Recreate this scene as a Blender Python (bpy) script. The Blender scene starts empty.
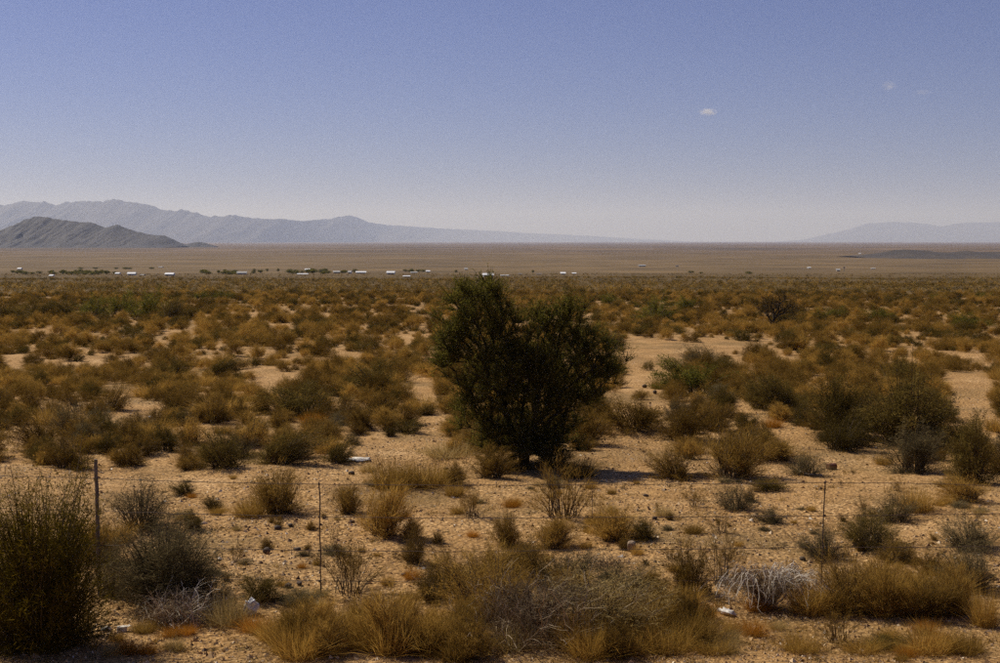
import bpy, math
import numpy as np
from mathutils import Vector, noise as mnoise

# ------------------------------------------------------------------ scene, camera, sky, sun
sc = bpy.context.scene
COL = sc.collection
F = 1368.0                       # focal length in photo pixels (photo is 1000 x 663)
CZ = 3.5                         # eye height above the datum
PITCH = math.atan(90.5 / F)      # eye-level line sits at pixel row 241
cam = bpy.data.cameras.new('camera')
cam.sensor_width = 36.0
cam.lens = F / 1000.0 * 36.0
cam.clip_start = 0.1
cam.clip_end = 300000.0
camo = bpy.data.objects.new('camera', cam)
COL.objects.link(camo)
camo.location = (0, 0, CZ)
camo.rotation_euler = (math.pi / 2 - PITCH, 0, 0)
sc.camera = camo

SUN_EL = math.radians(47)
SUN_ROT = math.radians(-52)      # clockwise from +Y: front left of the camera
world = bpy.data.worlds.new('World')
sc.world = world
world.use_nodes = True
wn = world.node_tree
for n in list(wn.nodes):
    wn.nodes.remove(n)
sky = wn.nodes.new('ShaderNodeTexSky')
sky.sky_type = 'NISHITA'
sky.sun_disc = False
sky.sun_elevation = SUN_EL
sky.sun_rotation = SUN_ROT
sky.altitude = 1200
sky.air_density = 1.0
sky.dust_density = 1.0
sky.ozone_density = 4.0
bg = wn.nodes.new('ShaderNodeBackground')
bg.inputs['Strength'].default_value = 0.0445
wo = wn.nodes.new('ShaderNodeOutputWorld')
tint = wn.nodes.new('ShaderNodeMix'); tint.data_type = 'RGBA'; tint.blend_type = 'MULTIPLY'   # the slide film's colour cast
tint.inputs['Factor'].default_value = 1.0
tint.inputs['B'].default_value = (0.91, 0.87, 1.38, 1)
wn.links.new(sky.outputs[0], tint.inputs['A'])
wn.links.new(tint.outputs['Result'], bg.inputs['Color'])
wn.links.new(bg.outputs[0], wo.inputs['Surface'])

sun = bpy.data.lights.new('sun', 'SUN')
sun.energy = 5.0
sun.angle = math.radians(0.53)
sun.color = (1.0, 0.925, 0.78)
suno = bpy.data.objects.new('sun', sun)
COL.objects.link(suno)
sdir = Vector((math.sin(SUN_ROT) * math.cos(SUN_EL), math.cos(SUN_ROT) * math.cos(SUN_EL), math.sin(SUN_EL)))
suno.rotation_euler = sdir.to_track_quat('Z', 'Y').to_euler()
suno.location = (0, 0, 200)

sc.view_settings.view_transform = 'Standard'
sc.view_settings.look = 'None'
sc.view_settings.gamma = 1.0
sc.view_settings.exposure = 0.0
sc.view_settings.use_curve_mapping = False
sc.cycles.max_bounces = 6
sc.cycles.diffuse_bounces = 3
sc.cycles.glossy_bounces = 2
sc.cycles.transmission_bounces = 4
sc.cycles.transparent_max_bounces = 8
sc.cycles.volume_bounces = 1
sc.cycles.use_denoising = False

# ------------------------------------------------------------------ helpers
R = np.random.default_rng(7)
CP, SP = math.cos(PITCH), math.sin(PITCH)

def ray(px, py):
    u = (px - 500.0) / F
    v = -(py - 331.5) / F
    return np.array([u, CP + v * SP, -SP + v * CP])

_rw = np.random.default_rng(3)
def _waves(n, lmin, lmax):
    l = np.exp(_rw.uniform(np.log(lmin), np.log(lmax), n))
    a = _rw.uniform(0, 2 * np.pi, n)
    return np.cos(a) * 2 * np.pi / l, np.sin(a) * 2 * np.pi / l, _rw.uniform(0, 6.28, n)
W1, W2, W3 = _waves(9, 2.2, 6), _waves(7, 11, 30), _waves(7, 90, 260)
def _wsum(w, x, y):
    s = 0
    for kx, ky, p in zip(*w):
        s = s + np.sin(kx * x + ky * y + p)
    return s / math.sqrt(len(w[0]))
def sstep(a, b, x):
    t = np.clip((x - a) / (b - a), 0, 1)
    return t * t * (3 - 2 * t)

def gz(x, y):
    """ground height: a road bank under the camera, a gentle slope, then a flat valley"""
    x = np.asarray(x, float); y = np.asarray(y, float)
    yy = np.maximum(y, 0)
    f = -3.25 - 0.02 * yy
    k = 4.0
    z = -28 + k * np.logaddexp(0, (f + 28) / k)
    z = z + 1.55 * (1 - sstep(2.5, 9.5, y))
    r = np.hypot(x, y)
    z = z + 0.035 * _wsum(W1, x, y) * (1 - sstep(40, 120, r)) + 0.07 * _wsum(W2, x, y) * sstep(6, 25, r) * (1 - sstep(200, 500, r))
    z = z + 0.3 * _wsum(W3, x, y) * sstep(120, 400, r) * (1 - sstep(1500, 4000, r))
    return z + CZ

def ground_at(px, py):
    d = ray(px, py)
    t = np.concatenate([np.arange(6, 60, 0.05), np.geomspace(60, 60000, 6000)])
    p = d[None] * t[:, None]
    h = p[:, 2] + CZ - gz(p[:, 0], p[:, 1])
    i = np.argmax(h < 0)
    if i == 0:
        i = len(t) - 1
    a, b = t[i - 1], t[i]
    for _ in range(18):
        m = 0.5 * (a + b)
        q = d * m
        if q[2] + CZ - gz(q[0], q[1]) < 0: b = m
        else: a = m
    q = d * b
    return np.array([q[0], q[1], float(gz(q[0], q[1]))])

def to_px(x, y, z):
    dz = z - CZ
    fw = y * CP - dz * SP
    up = y * SP + dz * CP
    return 500 + F * x / fw, 331.5 - F * up / fw

def mk_mesh(name, V, Fc, mats, tint=None, mi=None, smooth=False):
    me = bpy.data.meshes.new(name)
    V = np.ascontiguousarray(V, dtype=np.float32); Fc = np.ascontiguousarray(Fc, dtype=np.int32)
    k = Fc.shape[1]
    me.vertices.add(len(V)); me.vertices.foreach_set('co', V.ravel())
    me.loops.add(Fc.size); me.loops.foreach_set('vertex_index', Fc.ravel())
    me.polygons.add(len(Fc)); me.polygons.foreach_set('loop_start', np.arange(0, Fc.size, k, dtype=np.int32))
    for m in (mats if isinstance(mats, (list, tuple)) else [mats]):
        me.materials.append(m)
    if mi is not None:
        me.polygons.foreach_set('material_index', np.ascontiguousarray(mi, dtype=np.int32))
    me.polygons.foreach_set('use_smooth', np.full(len(Fc), bool(smooth)))
    me.update(calc_edges=True)
    if tint is not None:
        at = me.attributes.new('tint', 'FLOAT', 'POINT')
        at.data.foreach_set('value', np.ascontiguousarray(tint, dtype=np.float32))
    me.validate()
    return me

def obj(name, me, parent=None):
    o = bpy.data.objects.new(name, me)
    COL.objects.link(o)
    if parent is not None:
        o.parent = parent
    return o
def empty(name, loc=(0, 0, 0), rz=0.0):
    o = bpy.data.objects.new(name, None)
    COL.objects.link(o)
    o.location = loc; o.rotation_euler = (0, 0, rz); o.empty_display_size = 0.2
    return o
def tag(o, label=None, cat=None, group=None, kind=None):
    if label: o['label'] = label
    if cat: o['category'] = cat
    if group: o['group'] = group
    if kind: o['kind'] = kind
    return o

class MB:
    """collects triangles"""
    def __init__(s): s.V = []; s.F = []; s.T = []; s.n = 0
    def add(s, V, Fc, T=None):
        V = np.asarray(V, float).reshape(-1, 3); Fc = np.asarray(Fc, int)
        if Fc.shape[1] == 4:
            Fc = np.concatenate([Fc[:, [0, 1, 2]], Fc[:, [0, 2, 3]]])
        s.V.append(V); s.F.append(Fc + s.n); s.T.append(np.full(len(V), 0.5) if T is None else np.asarray(T, float)); s.n += len(V)
    def get(s):
        return np.concatenate(s.V), np.concatenate(s.F), np.concatenate(s.T)
    def mesh(s, name, mat, smooth=False):
        V, Fc, T = s.get(); return mk_mesh(name, V, Fc, mat, T, smooth=smooth)

def unit(v):
    return v / np.maximum(np.linalg.norm(v, axis=-1, keepdims=True), 1e-9)
def perp(d, rng):
    r = rng.normal(size=d.shape)
    return unit(np.cross(d, r))

def blades(base, d, L, W, bend, rng, T, seg=2):
    """thin tapering blades; bend = sideways drop vector at the tip (n,3)"""
    n = len(base)
    s = perp(d, rng) * (W[:, None] * 0.5)
    tip = base + d * L[:, None] + bend
    if seg == 1:
        V = np.stack([base - s, base + s, tip], 1).reshape(-1, 3)
        Fc = np.arange(3 * n).reshape(n, 3)
        return V, Fc, np.repeat(T, 3)
    mid = base + d * (L * 0.55)[:, None] + bend * 0.28
    V = np.stack([base - s, base + s, mid - s * 0.75, mid + s * 0.75, tip], 1).reshape(-1, 3)
    o = (np.arange(n) * 5)[:, None]
    Fc = np.concatenate([o + [0, 1, 3], o + [0, 3, 2], o + [2, 3, 4]])
    return V, Fc, np.repeat(T, 5)

def tubes(P0, P1, r0, r1, k=3):
    """tapered k-sided segments, vectorised"""
    d = unit(P1 - P0)
    ref = np.where(np.abs(d[:, 2:3]) > 0.9, np.array([[1., 0, 0]]), np.array([[0, 0, 1.]]))
    a = unit(np.cross(d, ref)); b = np.cross(d, a)
    ang = np.arange(k) * 2 * np.pi / k
    ring = a[:, None] * np.cos(ang)[None, :, None] + b[:, None] * np.sin(ang)[None, :, None]
    V = np.concatenate([P0[:, None] + ring * r0[:, None, None], P1[:, None] + ring * r1[:, None, None]], 1)
    n = len(P0)
    o = (np.arange(n) * 2 * k)[:, None]
    fs = []
    for i in range(k):
        j = (i + 1) % k
        fs.append(o + [i, j, k + j]); fs.append(o + [i, k + j, k + i])
    return V.reshape(-1, 3), np.concatenate(fs)

def polytube(pts, radii, k=6):
    """one continuous tube through a list of points, capped"""
    pts = np.asarray(pts, float); n = len(pts)
    tg = unit(np.gradient(pts, axis=0))
    V = []; 
    a = np.cross(tg[0], [0.13, 0.2, 0.97]); a = a / max(np.linalg.norm(a), 1e-6)
    for i in range(n):
        a = a - tg[i] * np.dot(a, tg[i]); a = a / max(np.linalg.norm(a), 1e-6)
        b = np.cross(tg[i], a)
        for j in range(k):
            t = 2 * np.pi * j / k
            V.append(pts[i] + (a * math.cos(t) + b * math.sin(t)) * radii[i])
    Fc = []
    for i in range(n - 1):
        for j in range(k):
            q = (j + 1) % k
            Fc += [[i * k + j, i * k + q, (i + 1) * k + q], [i * k + j, (i + 1) * k + q, (i + 1) * k + j]]
    for j in range(1, k - 1):
        Fc += [[0, j + 1, j], [(n - 1) * k, (n - 1) * k + j, (n - 1) * k + j + 1]]
    return np.array(V), np.array(Fc)

def box(c, s):
    x, y, z = np.array(s) / 2.0
    V = np.array([[-x, -y, -z], [x, -y, -z], [x, y, -z], [-x, y, -z], [-x, -y, z], [x, -y, z], [x, y, z], [-x, y, z]]) + np.array(c)
    return V, np.array([[0, 3, 2, 1], [4, 5, 6, 7], [0, 1, 5, 4], [1, 2, 6, 5], [2, 3, 7, 6], [3, 0, 4, 7]])

# ------------------------------------------------------------------ materials
def new_mat(name):
    m = bpy.data.materials.new(name); m.use_nodes = True
    nt = m.node_tree
    for n in list(nt.nodes): nt.nodes.remove(n)
    return m, nt, nt.nodes.new('ShaderNodeOutputMaterial')
def N(nt, t, **kw):
    n = nt.nodes.new(t)
    for k, v in kw.items(): setattr(n, k, v)
    return n
def ramp(nt, stops, fac=None):
    r = nt.nodes.new('ShaderNodeValToRGB')
    el = r.color_ramp.elements
    while len(el) < len(stops): el.new(0.5)
    for e, (p, c) in zip(el, stops):
        e.position = p; e.color = (c[0], c[1], c[2], 1)
    if fac is not None: nt.links.new(fac, r.inputs[0])
    return r
def leaf_mat(name, stops, trans=0.35, var=0.35):
    m, nt, out = new_mat(name)
    at = N(nt, 'ShaderNodeAttribute'); at.attribute_name = 'tint'
    r = ramp(nt, stops, at.outputs['Fac'])
    oi = N(nt, 'ShaderNodeObjectInfo')
    mr = N(nt, 'ShaderNodeMapRange'); mr.inputs['To Min'].default_value = 1 - var; mr.inputs['To Max'].default_value = 1 + var
    nt.links.new(oi.outputs['Random'], mr.inputs['Value'])
    mx = N(nt, 'ShaderNodeMix', data_type='RGBA', blend_type='MULTIPLY'); mx.inputs['Factor'].default_value = 1
    nt.links.new(r.outputs[0], mx.inputs['A']); nt.links.new(mr.outputs[0], mx.inputs['B'])
    d = N(nt, 'ShaderNodeBsdfDiffuse'); t = N(nt, 'ShaderNodeBsdfTranslucent')
    nt.links.new(mx.outputs['Result'], d.inputs[0]); nt.links.new(mx.outputs['Result'], t.inputs[0])
    s = N(nt, 'ShaderNodeMixShader'); s.inputs[0].default_value = trans
    nt.links.new(d.outputs[0], s.inputs[1]); nt.links.new(t.outputs[0], s.inputs[2])
    nt.links.new(s.outputs[0], out.inputs['Surface'])
    return m
def noise_mat(name, c1, c2, scale=8.0, rough=0.9, bump=0.0, metallic=0.0, detail=6):
    m, nt, out = new_mat(name)
    tc = N(nt, 'ShaderNodeTexCoord'); nz = N(nt, 'ShaderNodeTexNoise')
    nz.inputs['Scale'].default_value = scale; nz.inputs['Detail'].default_value = detail
    nt.links.new(tc.outputs['Object'], nz.inputs['Vector'])
    r = ramp(nt, [(0.3, c1), (0.7, c2)], nz.outputs['Fac'])
    p = N(nt, 'ShaderNodeBsdfPrincipled'); p.inputs['Roughness'].default_value = rough; p.inputs['Metallic'].default_value = metallic
    nt.links.new(r.outputs[0], p.inputs['Base Color'])
    if bump:
        b = N(nt, 'ShaderNodeBump'); b.inputs['Strength'].default_value = bump; b.inputs['Distance'].default_value = 0.02
        nt.links.new(nz.outputs['Fac'], b.inputs['Height']); nt.links.new(b.outputs[0], p.inputs['Normal'])
    nt.links.new(p.outputs[0], out.inputs['Surface'])
    return m

M = {}
M['gold'] = leaf_mat('dry gold grass', [(0.0, (.14, .080, .017)), (0.5, (.335, .195, .040)), (1.0, (.60, .38, .10))], 0.42)
M['orange'] = leaf_mat('orange tuft', [(0.0, (.25, .10, .012)), (0.5, (.44, .19, .022)), (1.0, (.55, .28, .05))], 0.4, 0.15)
M['straw'] = leaf_mat('pale straw', [(0.0, (.25, .16, .05)), (0.5, (.42, .29, .10)), (1.0, (.60, .48, .24))], 0.3, 0.2)
M['brown'] = leaf_mat('brown shrub foliage', [(0.0, (.080, .045, .011)), (0.5, (.19, .112, .024)), (1.0, (.35, .215, .05))], 0.3)
M['olive'] = leaf_mat('olive shrub foliage', [(0.0, (.048, .033, .009)), (0.5, (.115, .081, .020)), (1.0, (.23, .16, .04))], 0.3)
M['grey'] = leaf_mat('grey brush foliage', [(0.0, (.055, .042, .020)), (0.5, (.13, .10, .045)), (1.0, (.25, .19, .09))], 0.25)
M['green'] = leaf_mat('green leaflets', [(0.0, (.045, .043, .008)), (0.5, (.12, .112, .020)), (1.0, (.26, .215, .042))], 0.5, 0.1)
M['greengold'] = leaf_mat('yellow green broom', [(0.0, (.05, .036, .004)), (0.5, (.115, .083, .009)), (1.0, (.23, .155, .018))], 0.38, 0.05)
M['stem'] = noise_mat('woody stem', (.055, .034, .015), (.12, .078, .035), 14)
M['bark'] = noise_mat('dark bark', (.016, .012, .008), (.042, .031, .02), 22, 1.0)
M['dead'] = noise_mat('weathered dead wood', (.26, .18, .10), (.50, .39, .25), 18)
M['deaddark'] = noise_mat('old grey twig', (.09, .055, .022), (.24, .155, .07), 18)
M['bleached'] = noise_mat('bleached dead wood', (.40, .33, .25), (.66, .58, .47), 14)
M['wire'] = noise_mat('rusty wire', (.05, .028, .018), (.12, .07, .045), 40, 0.7)
M['steel'] = noise_mat('rusty steel stay', (.045, .028, .018), (.12, .075, .045), 30, 0.75, 0.3)
M['post'] = noise_mat('weathered post wood', (.10, .075, .055), (.22, .175, .13), 30, bump=0.8)
M['white'] = noise_mat('dusty white plastic', (.42, .38, .32), (.78, .77, .75), 34, 0.45)
M['paper'] = noise_mat('dirty white paper', (.45, .38, .29), (.76, .73, .67), 26, 0.8)
M['rust'] = noise_mat('rusted tin', (.10, .03, .012), (.24, .085, .03), 30, 0.8, 0.4)
M['tin'] = noise_mat('bare tin', (.45, .44, .42), (.7, .7, .69), 20, 0.35, 0.2, 0.6)
M['rock'] = noise_mat('tan rock', (.20, .135, .08), (.36, .26, .17), 12, bump=0.6)
M['darkrock'] = noise_mat('dark rock', (.045, .028, .018), (.10, .065, .04), 14, bump=0.6)
M['palerock'] = noise_mat('pale quartz rock', (.45, .41, .36), (.70, .67, .62), 12, bump=0.5)
M['hill'] = noise_mat('dark volcanic hill', (.012, .008, .005), (.032, .022, .012), 0.006, detail=10)
M['lowhill'] = noise_mat('brown low hill', (.025, .017, .009), (.06, .04, .02), 0.02, detail=10)
M['mountain'] = noise_mat('bare mountain rock', (.016, .013, .013), (.036, .028, .026), 0.0012, detail=10)
M['wallw'] = noise_mat('white siding', (.70, .69, .66), (.80, .79, .77), 2)
M['wallt'] = noise_mat('tan siding', (.36, .30, .23), (.46, .40, .32), 2)
M['wallg'] = noise_mat('grey siding', (.20, .19, .18), (.30, .28, .26), 2)
M['roofw'] = noise_mat('white metal roof', (.68, .68, .68), (.80, .80, .80), 1, 0.5)
M['roofd'] = noise_mat('brown roof', (.10, .075, .06), (.18, .14, .11), 1)
M['roofg'] = noise_mat('grey roof', (.28, .27, .26), (.42, .41, .40), 1)
M['glass'] = noise_mat('dark window', (.02, .025, .03), (.05, .055, .06), 1, 0.15)

def ground_material():
    m, nt, out = new_mat('desert ground')
    L = nt.links.new
    geo = N(nt, 'ShaderNodeNewGeometry')
    def noise(scale, detail=5, vec=None, rough=0.55):
        n = N(nt, 'ShaderNodeTexNoise'); n.inputs['Scale'].default_value = scale; n.inputs['Detail'].default_value = detail
        n.inputs['Roughness'].default_value = rough
        L(vec if vec is not None else geo.outputs['Position'], n.inputs['Vector']); return n.outputs['Fac']
    def mix(a, b, f, bt='MIX'):
        n = N(nt, 'ShaderNodeMix', data_type='RGBA', blend_type=bt)
        for s, v in (('A', a), ('B', b)):
            if isinstance(v, tuple): n.inputs[s].default_value = (*v, 1)
            else: L(v, n.inputs[s])
        if isinstance(f, float): n.inputs['Factor'].default_value = f
        else: L(f, n.inputs['Factor'])
        return n.outputs['Result']
    def rng(v, a, b, c=0.0, d=1.0):
        n = N(nt, 'ShaderNodeMapRange'); n.inputs['From Min'].default_value = a; n.inputs['From Max'].default_value = b
        n.inputs['To Min'].default_value = c; n.inputs['To Max'].default_value = d; n.interpolation_type = 'SMOOTHSTEP'
        L(v, n.inputs['Value']); return n.outputs[0]
    # distance from the place's origin: the pieces of cover are built near, and the surface carries them beyond
    ln = N(nt, 'ShaderNodeVectorMath', operation='LENGTH'); L(geo.outputs['Position'], ln.inputs[0]); dist = ln.outputs['Value']
    sand = ramp(nt, [(0.27, (.25, .140, .050)), (0.42, (.38, .215, .078)), (0.56, (.45, .265, .105)), (0.74, (.56, .355, .165))], noise(0.55, 9, rough=0.68)).outputs[0]
    fine = ramp(nt, [(0.3, (.50, .46, .42)), (0.52, (1, 1, 1)), (0.75, (1.28, 1.26, 1.22))], noise(26, 8, rough=0.75)).outputs[0]
    sand = mix(sand, fine, 0.75, 'MULTIPLY')
    vo = N(nt, 'ShaderNodeTexVoronoi'); vo.inputs['Scale'].default_value = 16; L(geo.outputs['Position'], vo.inputs['Vector'])
    grit = ramp(nt, [(0.10, (1, 1, 1)), (0.22, (0, 0, 0))], vo.outputs['Distance']).outputs[0]
    gc = ramp(nt, [(0.0, (.10, .055, .022)), (0.5, (.33, .19, .07)), (0.85, (.45, .30, .14)), (1.0, (.78, .64, .42))], vo.outputs['Color']).outputs[0]
    gf = N(nt, 'ShaderNodeMath', operation='MULTIPLY'); L(grit, gf.inputs[0]); L(rng(noise(0.9, 3), 0.36, 0.52), gf.inputs[1])
    sand = mix(sand, gc, gf.outputs[0])
    v2 = N(nt, 'ShaderNodeTexVoronoi'); v2.inputs['Scale'].default_value = 34; L(geo.outputs['Position'], v2.inputs['Vector'])
    g2 = ramp(nt, [(0.12, (.28, .24, .20)), (0.34, (.72, .68, .64)), (0.55, (1, 1, 1)), (0.74, (1.25, 1.27, 1.3)), (0.9, (1.8, 2.0, 2.4))], v2.outputs['Color']).outputs[0]
    sand = mix(sand, g2, rng(noise(0.7, 4), 0.30, 0.55, 0.4, 1.0), 'MULTIPLY')
    # litter-strewn soil between the plants
    sand = mix(sand, (.20, .125, .046), rng(noise(0.35, 7, rough=0.65), 0.46, 0.66, 0.0, 0.7))
    # cover too far off to tell its plants apart
    far1 = ramp(nt, [(0.30, (.055, .036, .012)), (0.5, (.105, .068, .023)), (0.70, (.175, .108, .039))], noise(0.045, 9, rough=0.7)).outputs[0]
    mp = N(nt, 'ShaderNodeMapping'); mp.inputs['Scale'].default_value = (0.0017, 0.0030, 0.001); L(geo.outputs['Position'], mp.inputs['Vector'])
    band = noise(1.0, 8, mp.outputs[0], 0.6)
    far2 = ramp(nt, [(0.32, (.058, .042, .020)), (0.45, (.105, .067, .030)), (0.56, (.16, .098, .042)), (0.63, (.27, .18, .10)), (0.8, (.17, .11, .055))], band).outputs[0]
    c = mix(sand, far1, rng(dist, 85.0, 230.0))
    spk = ramp(nt, [(0.35, (.55, .55, .5)), (0.55, (1, 1, 1)), (0.7, (1.2, 1.2, 1.2))], noise(0.02, 6, rough=0.75)).outputs[0]
    far2 = mix(far2, spk, 0.8, 'MULTIPLY')
    far15 = mix(ramp(nt, [(0.32, (.095, .062, .024)), (0.5, (.155, .100, .040)), (0.64, (.21, .135, .056)), (0.74, (.30, .20, .10))], noise(0.006, 8, rough=0.7)).outputs[0], spk, 0.6, 'MULTIPLY')
    c = mix(c, far15, rng(dist, 420.0, 1000.0))
    c = mix(c, far2, rng(dist, 1700.0, 4500.0))
    p = N(nt, 'ShaderNodeBsdfPrincipled'); p.inputs['Roughness'].default_value = 0.95; p.inputs['Specular IOR Level'].default_value = 0.15
    L(c, p.inputs['Base Color'])
    b1 = N(nt, 'ShaderNodeBump'); b1.inputs['Strength'].default_value = 0.8; b1.inputs['Distance'].default_value = 0.02; L(noise(30, 9, rough=0.7), b1.inputs['Height'])
    b2 = N(nt, 'ShaderNodeBump'); b2.inputs['Strength'].default_value = 0.7; b2.inputs['Distance'].default_value = 0.03; b2.invert = True
    L(vo.outputs['Distance'], b2.inputs['Height']); L(b1.outputs[0], b2.inputs['Normal'])
    L(b2.outputs[0], p.inputs['Normal'])
    L(p.outputs[0], out.inputs['Surface'])
    return m
M['ground'] = ground_material()

# ------------------------------------------------------------------ setting: ground, hills, mountains
def build_ground():
    front = np.radians(np.arange(-32, 32.01, 0.25))
    rest = np.radians(np.arange(34, 326.1, 4.0))
    ang = np.concatenate([front, rest])
    rad = np.geomspace(1.5, 60000, 350)
    A, Rr = np.meshgrid(ang, rad)
    X = np.sin(A) * Rr; Y = np.cos(A) * Rr
    V = np.stack([X, Y, gz(X, Y)], -1).reshape(-1, 3)
    na, nr = len(ang), len(rad)
    i, j = np.meshgrid(np.arange(nr - 1), np.arange(na), indexing='ij')
    j2 = (j + 1) % na
    Q = np.stack([i * na + j, (i + 1) * na + j, (i + 1) * na + j2, i * na + j2], -1).reshape(-1, 4)
    V = np.concatenate([V, [[0, 0, float(gz(0, 0))]]])
    c = len(V) - 1
    T = np.concatenate([Q[:, [0, 2, 1]], Q[:, [0, 3, 2]], np.stack([np.full(na, c), (np.arange(na) + 1) % na, np.arange(na)], -1)])
    tag(obj('ground', mk_mesh('ground', V, T, M['ground'], smooth=True)), kind='structure')
build_ground()

def ridge(name, prof, dist, half_depth, mat, base_py, seed, nu_step=1.5, nv=34, nfreq=0.05, z0=None, rough=0.45):
    """a mountain range: crest heights from its outline, spurs and gullies falling off both sides"""
    px = np.array([p[0] for p in prof], float); py = np.array([p[1] for p in prof], float)
    us = np.arange(px[0], px[-1] + 0.01, nu_step)
    V = []
    vs = np.linspace(-1, 1, nv * 2 + 1)
    vs = np.sign(vs) * np.abs(vs) ** 1.3
    zb = float(gz(0, dist(px[0]) if callable(dist) else dist)) - 2.0
    for u in us:
        yy = np.interp(u, px, py)
        D = dist(u) if callable(dist) else dist
        rr = ray(u, yy); crest = CZ + rr[2] * D / rr[1]
        H = max(crest - zb, 0.0)
        H *= 1 + 0.035 * mnoise.noise((u * 0.19, seed, 0)) + 0.016 * mnoise.noise((u * 0.57, seed, 3))
        for v in vs:
            a = abs(v)
            n1 = mnoise.fractal((u * nfreq, v * 2.3 + seed * 3.1, seed), 0.9, 2.1, 6)
            n2 = 1 - abs(mnoise.noise((u * nfreq * 2.6, v * 1.2, seed + 9)))
            s = (1 - a) ** 1.35
            h = H * (s + a * (1 - a) * (rough * n1 + 0.5 * rough * (n2 - 0.6)) * 1.8)
            Y = D + v * half_depth
            X = rr[0] / rr[1] * D + mnoise.noise((u * 0.02, v, seed)) * half_depth * 0.05
            V.append((X, Y, zb + max(h, -2.0)))
    V = np.array(V); nu, nw = len(us), len(vs)
    i, j = np.meshgrid(np.arange(nu - 1), np.arange(nw - 1), indexing='ij')
    a = (i * nw + j).ravel(); b = ((i + 1) * nw + j).ravel()
    T = np.concatenate([np.stack([a, b, b + 1], -1), np.stack([a, b + 1, a + 1], -1)])
    return tag(obj(name, mk_mesh(name, V, T, mat, smooth=True)), kind='structure')

ridge('hill', [(-70, 246), (-40, 238), (0, 230), (14, 225), (24, 220), (34, 216.6), (48, 216.8), (54, 219), (66, 220.5), (78, 221.5), (88, 222), (97, 225), (104, 228), (110, 225.8), (116, 224.6), (124, 227), (134, 230.5), (146, 234), (154, 235), (161, 235.5), (170, 239), (175, 243), (182, 246.2)],
      6000, 560, M['hill'], 247, 2.3, 1.0, 26, 0.09, rough=0.3)
ridge('hill', [(176, 246.4), (183, 245), (190, 243.3), (198, 241.8), (203, 242.3), (208, 244), (216, 246.2)], 6200, 120, M['hill'], 247, 5.1, 0.8, 12, 0.2)
ridge('hill', [(850, 256), (872, 254), (885, 252.6), (896, 250.2), (905, 249.2), (915, 250), (926, 250.6), (938, 252.4), (950, 252.6), (962, 251.2), (972, 250.8), (985, 252), (1005, 251.5), (1030, 252.5), (1060, 255.5)],
      2350, 260, M['lowhill'], 257, 8.4, 1.0, 16, 0.1, rough=0.35)
ridge('mountains', [(-120, 222), (-60, 210), (-20, 205), (6, 205), (18, 202), (26, 200.4), (33, 202), (40, 201.5), (52, 205.5), (60, 202), (72, 201.5), (90, 201.8), (108, 201), (118, 199.2), (128, 201), (140, 203), (150, 205), (160, 210), (170, 211), (177, 208.6), (186, 211.5), (196, 213.5), (207, 217), (213, 215.5), (224, 217), (233, 214.6), (246, 216.5), (262, 218.6), (280, 219.2), (300, 221), (316, 220), (330, 219), (340, 216.6), (347, 215.2), (354, 217), (366, 222), (384, 224.5), (404, 226), (440, 228.5), (480, 230), (520, 232.5), (560, 234.5), (600, 236.4), (640, 239), (690, 241.6)],
      lambda u: 25000 + 25000 * float(sstep(220, 560, u)), 3600, M['mountain'], 243, 1.7, 1.2, 26, 0.06, rough=0.2)
ridge('mountains', [(760, 242.4), (790, 241), (806, 239), (822, 235.5), (836, 232.5), (848, 229.5), (858, 226), (868, 223.4), (882, 222.6), (896, 222), (908, 222.6), (920, 223), (932, 225), (942, 226.4), (954, 224.2), (966, 223), (984, 222.6), (1005, 222), (1040, 224), (1100, 230), (1160, 240)],
      50000, 4200, M['mountain'], 243, 4.4, 1.2, 26, 0.06, rough=0.2)

# ------------------------------------------------------------------ plant shapes (unit plants: about 1 m wide, 1 m tall)
def bez(b0, c, p, t):
    t = t[:, None]
    return b0 * (1 - t) ** 2 + 2 * c * t * (1 - t) + p * t ** 2
def dbez(b0, c, p, t):
    t = t[:, None]
    return unit(2 * (1 - t) * (c - b0) + 2 * t * (p - c))

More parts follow.
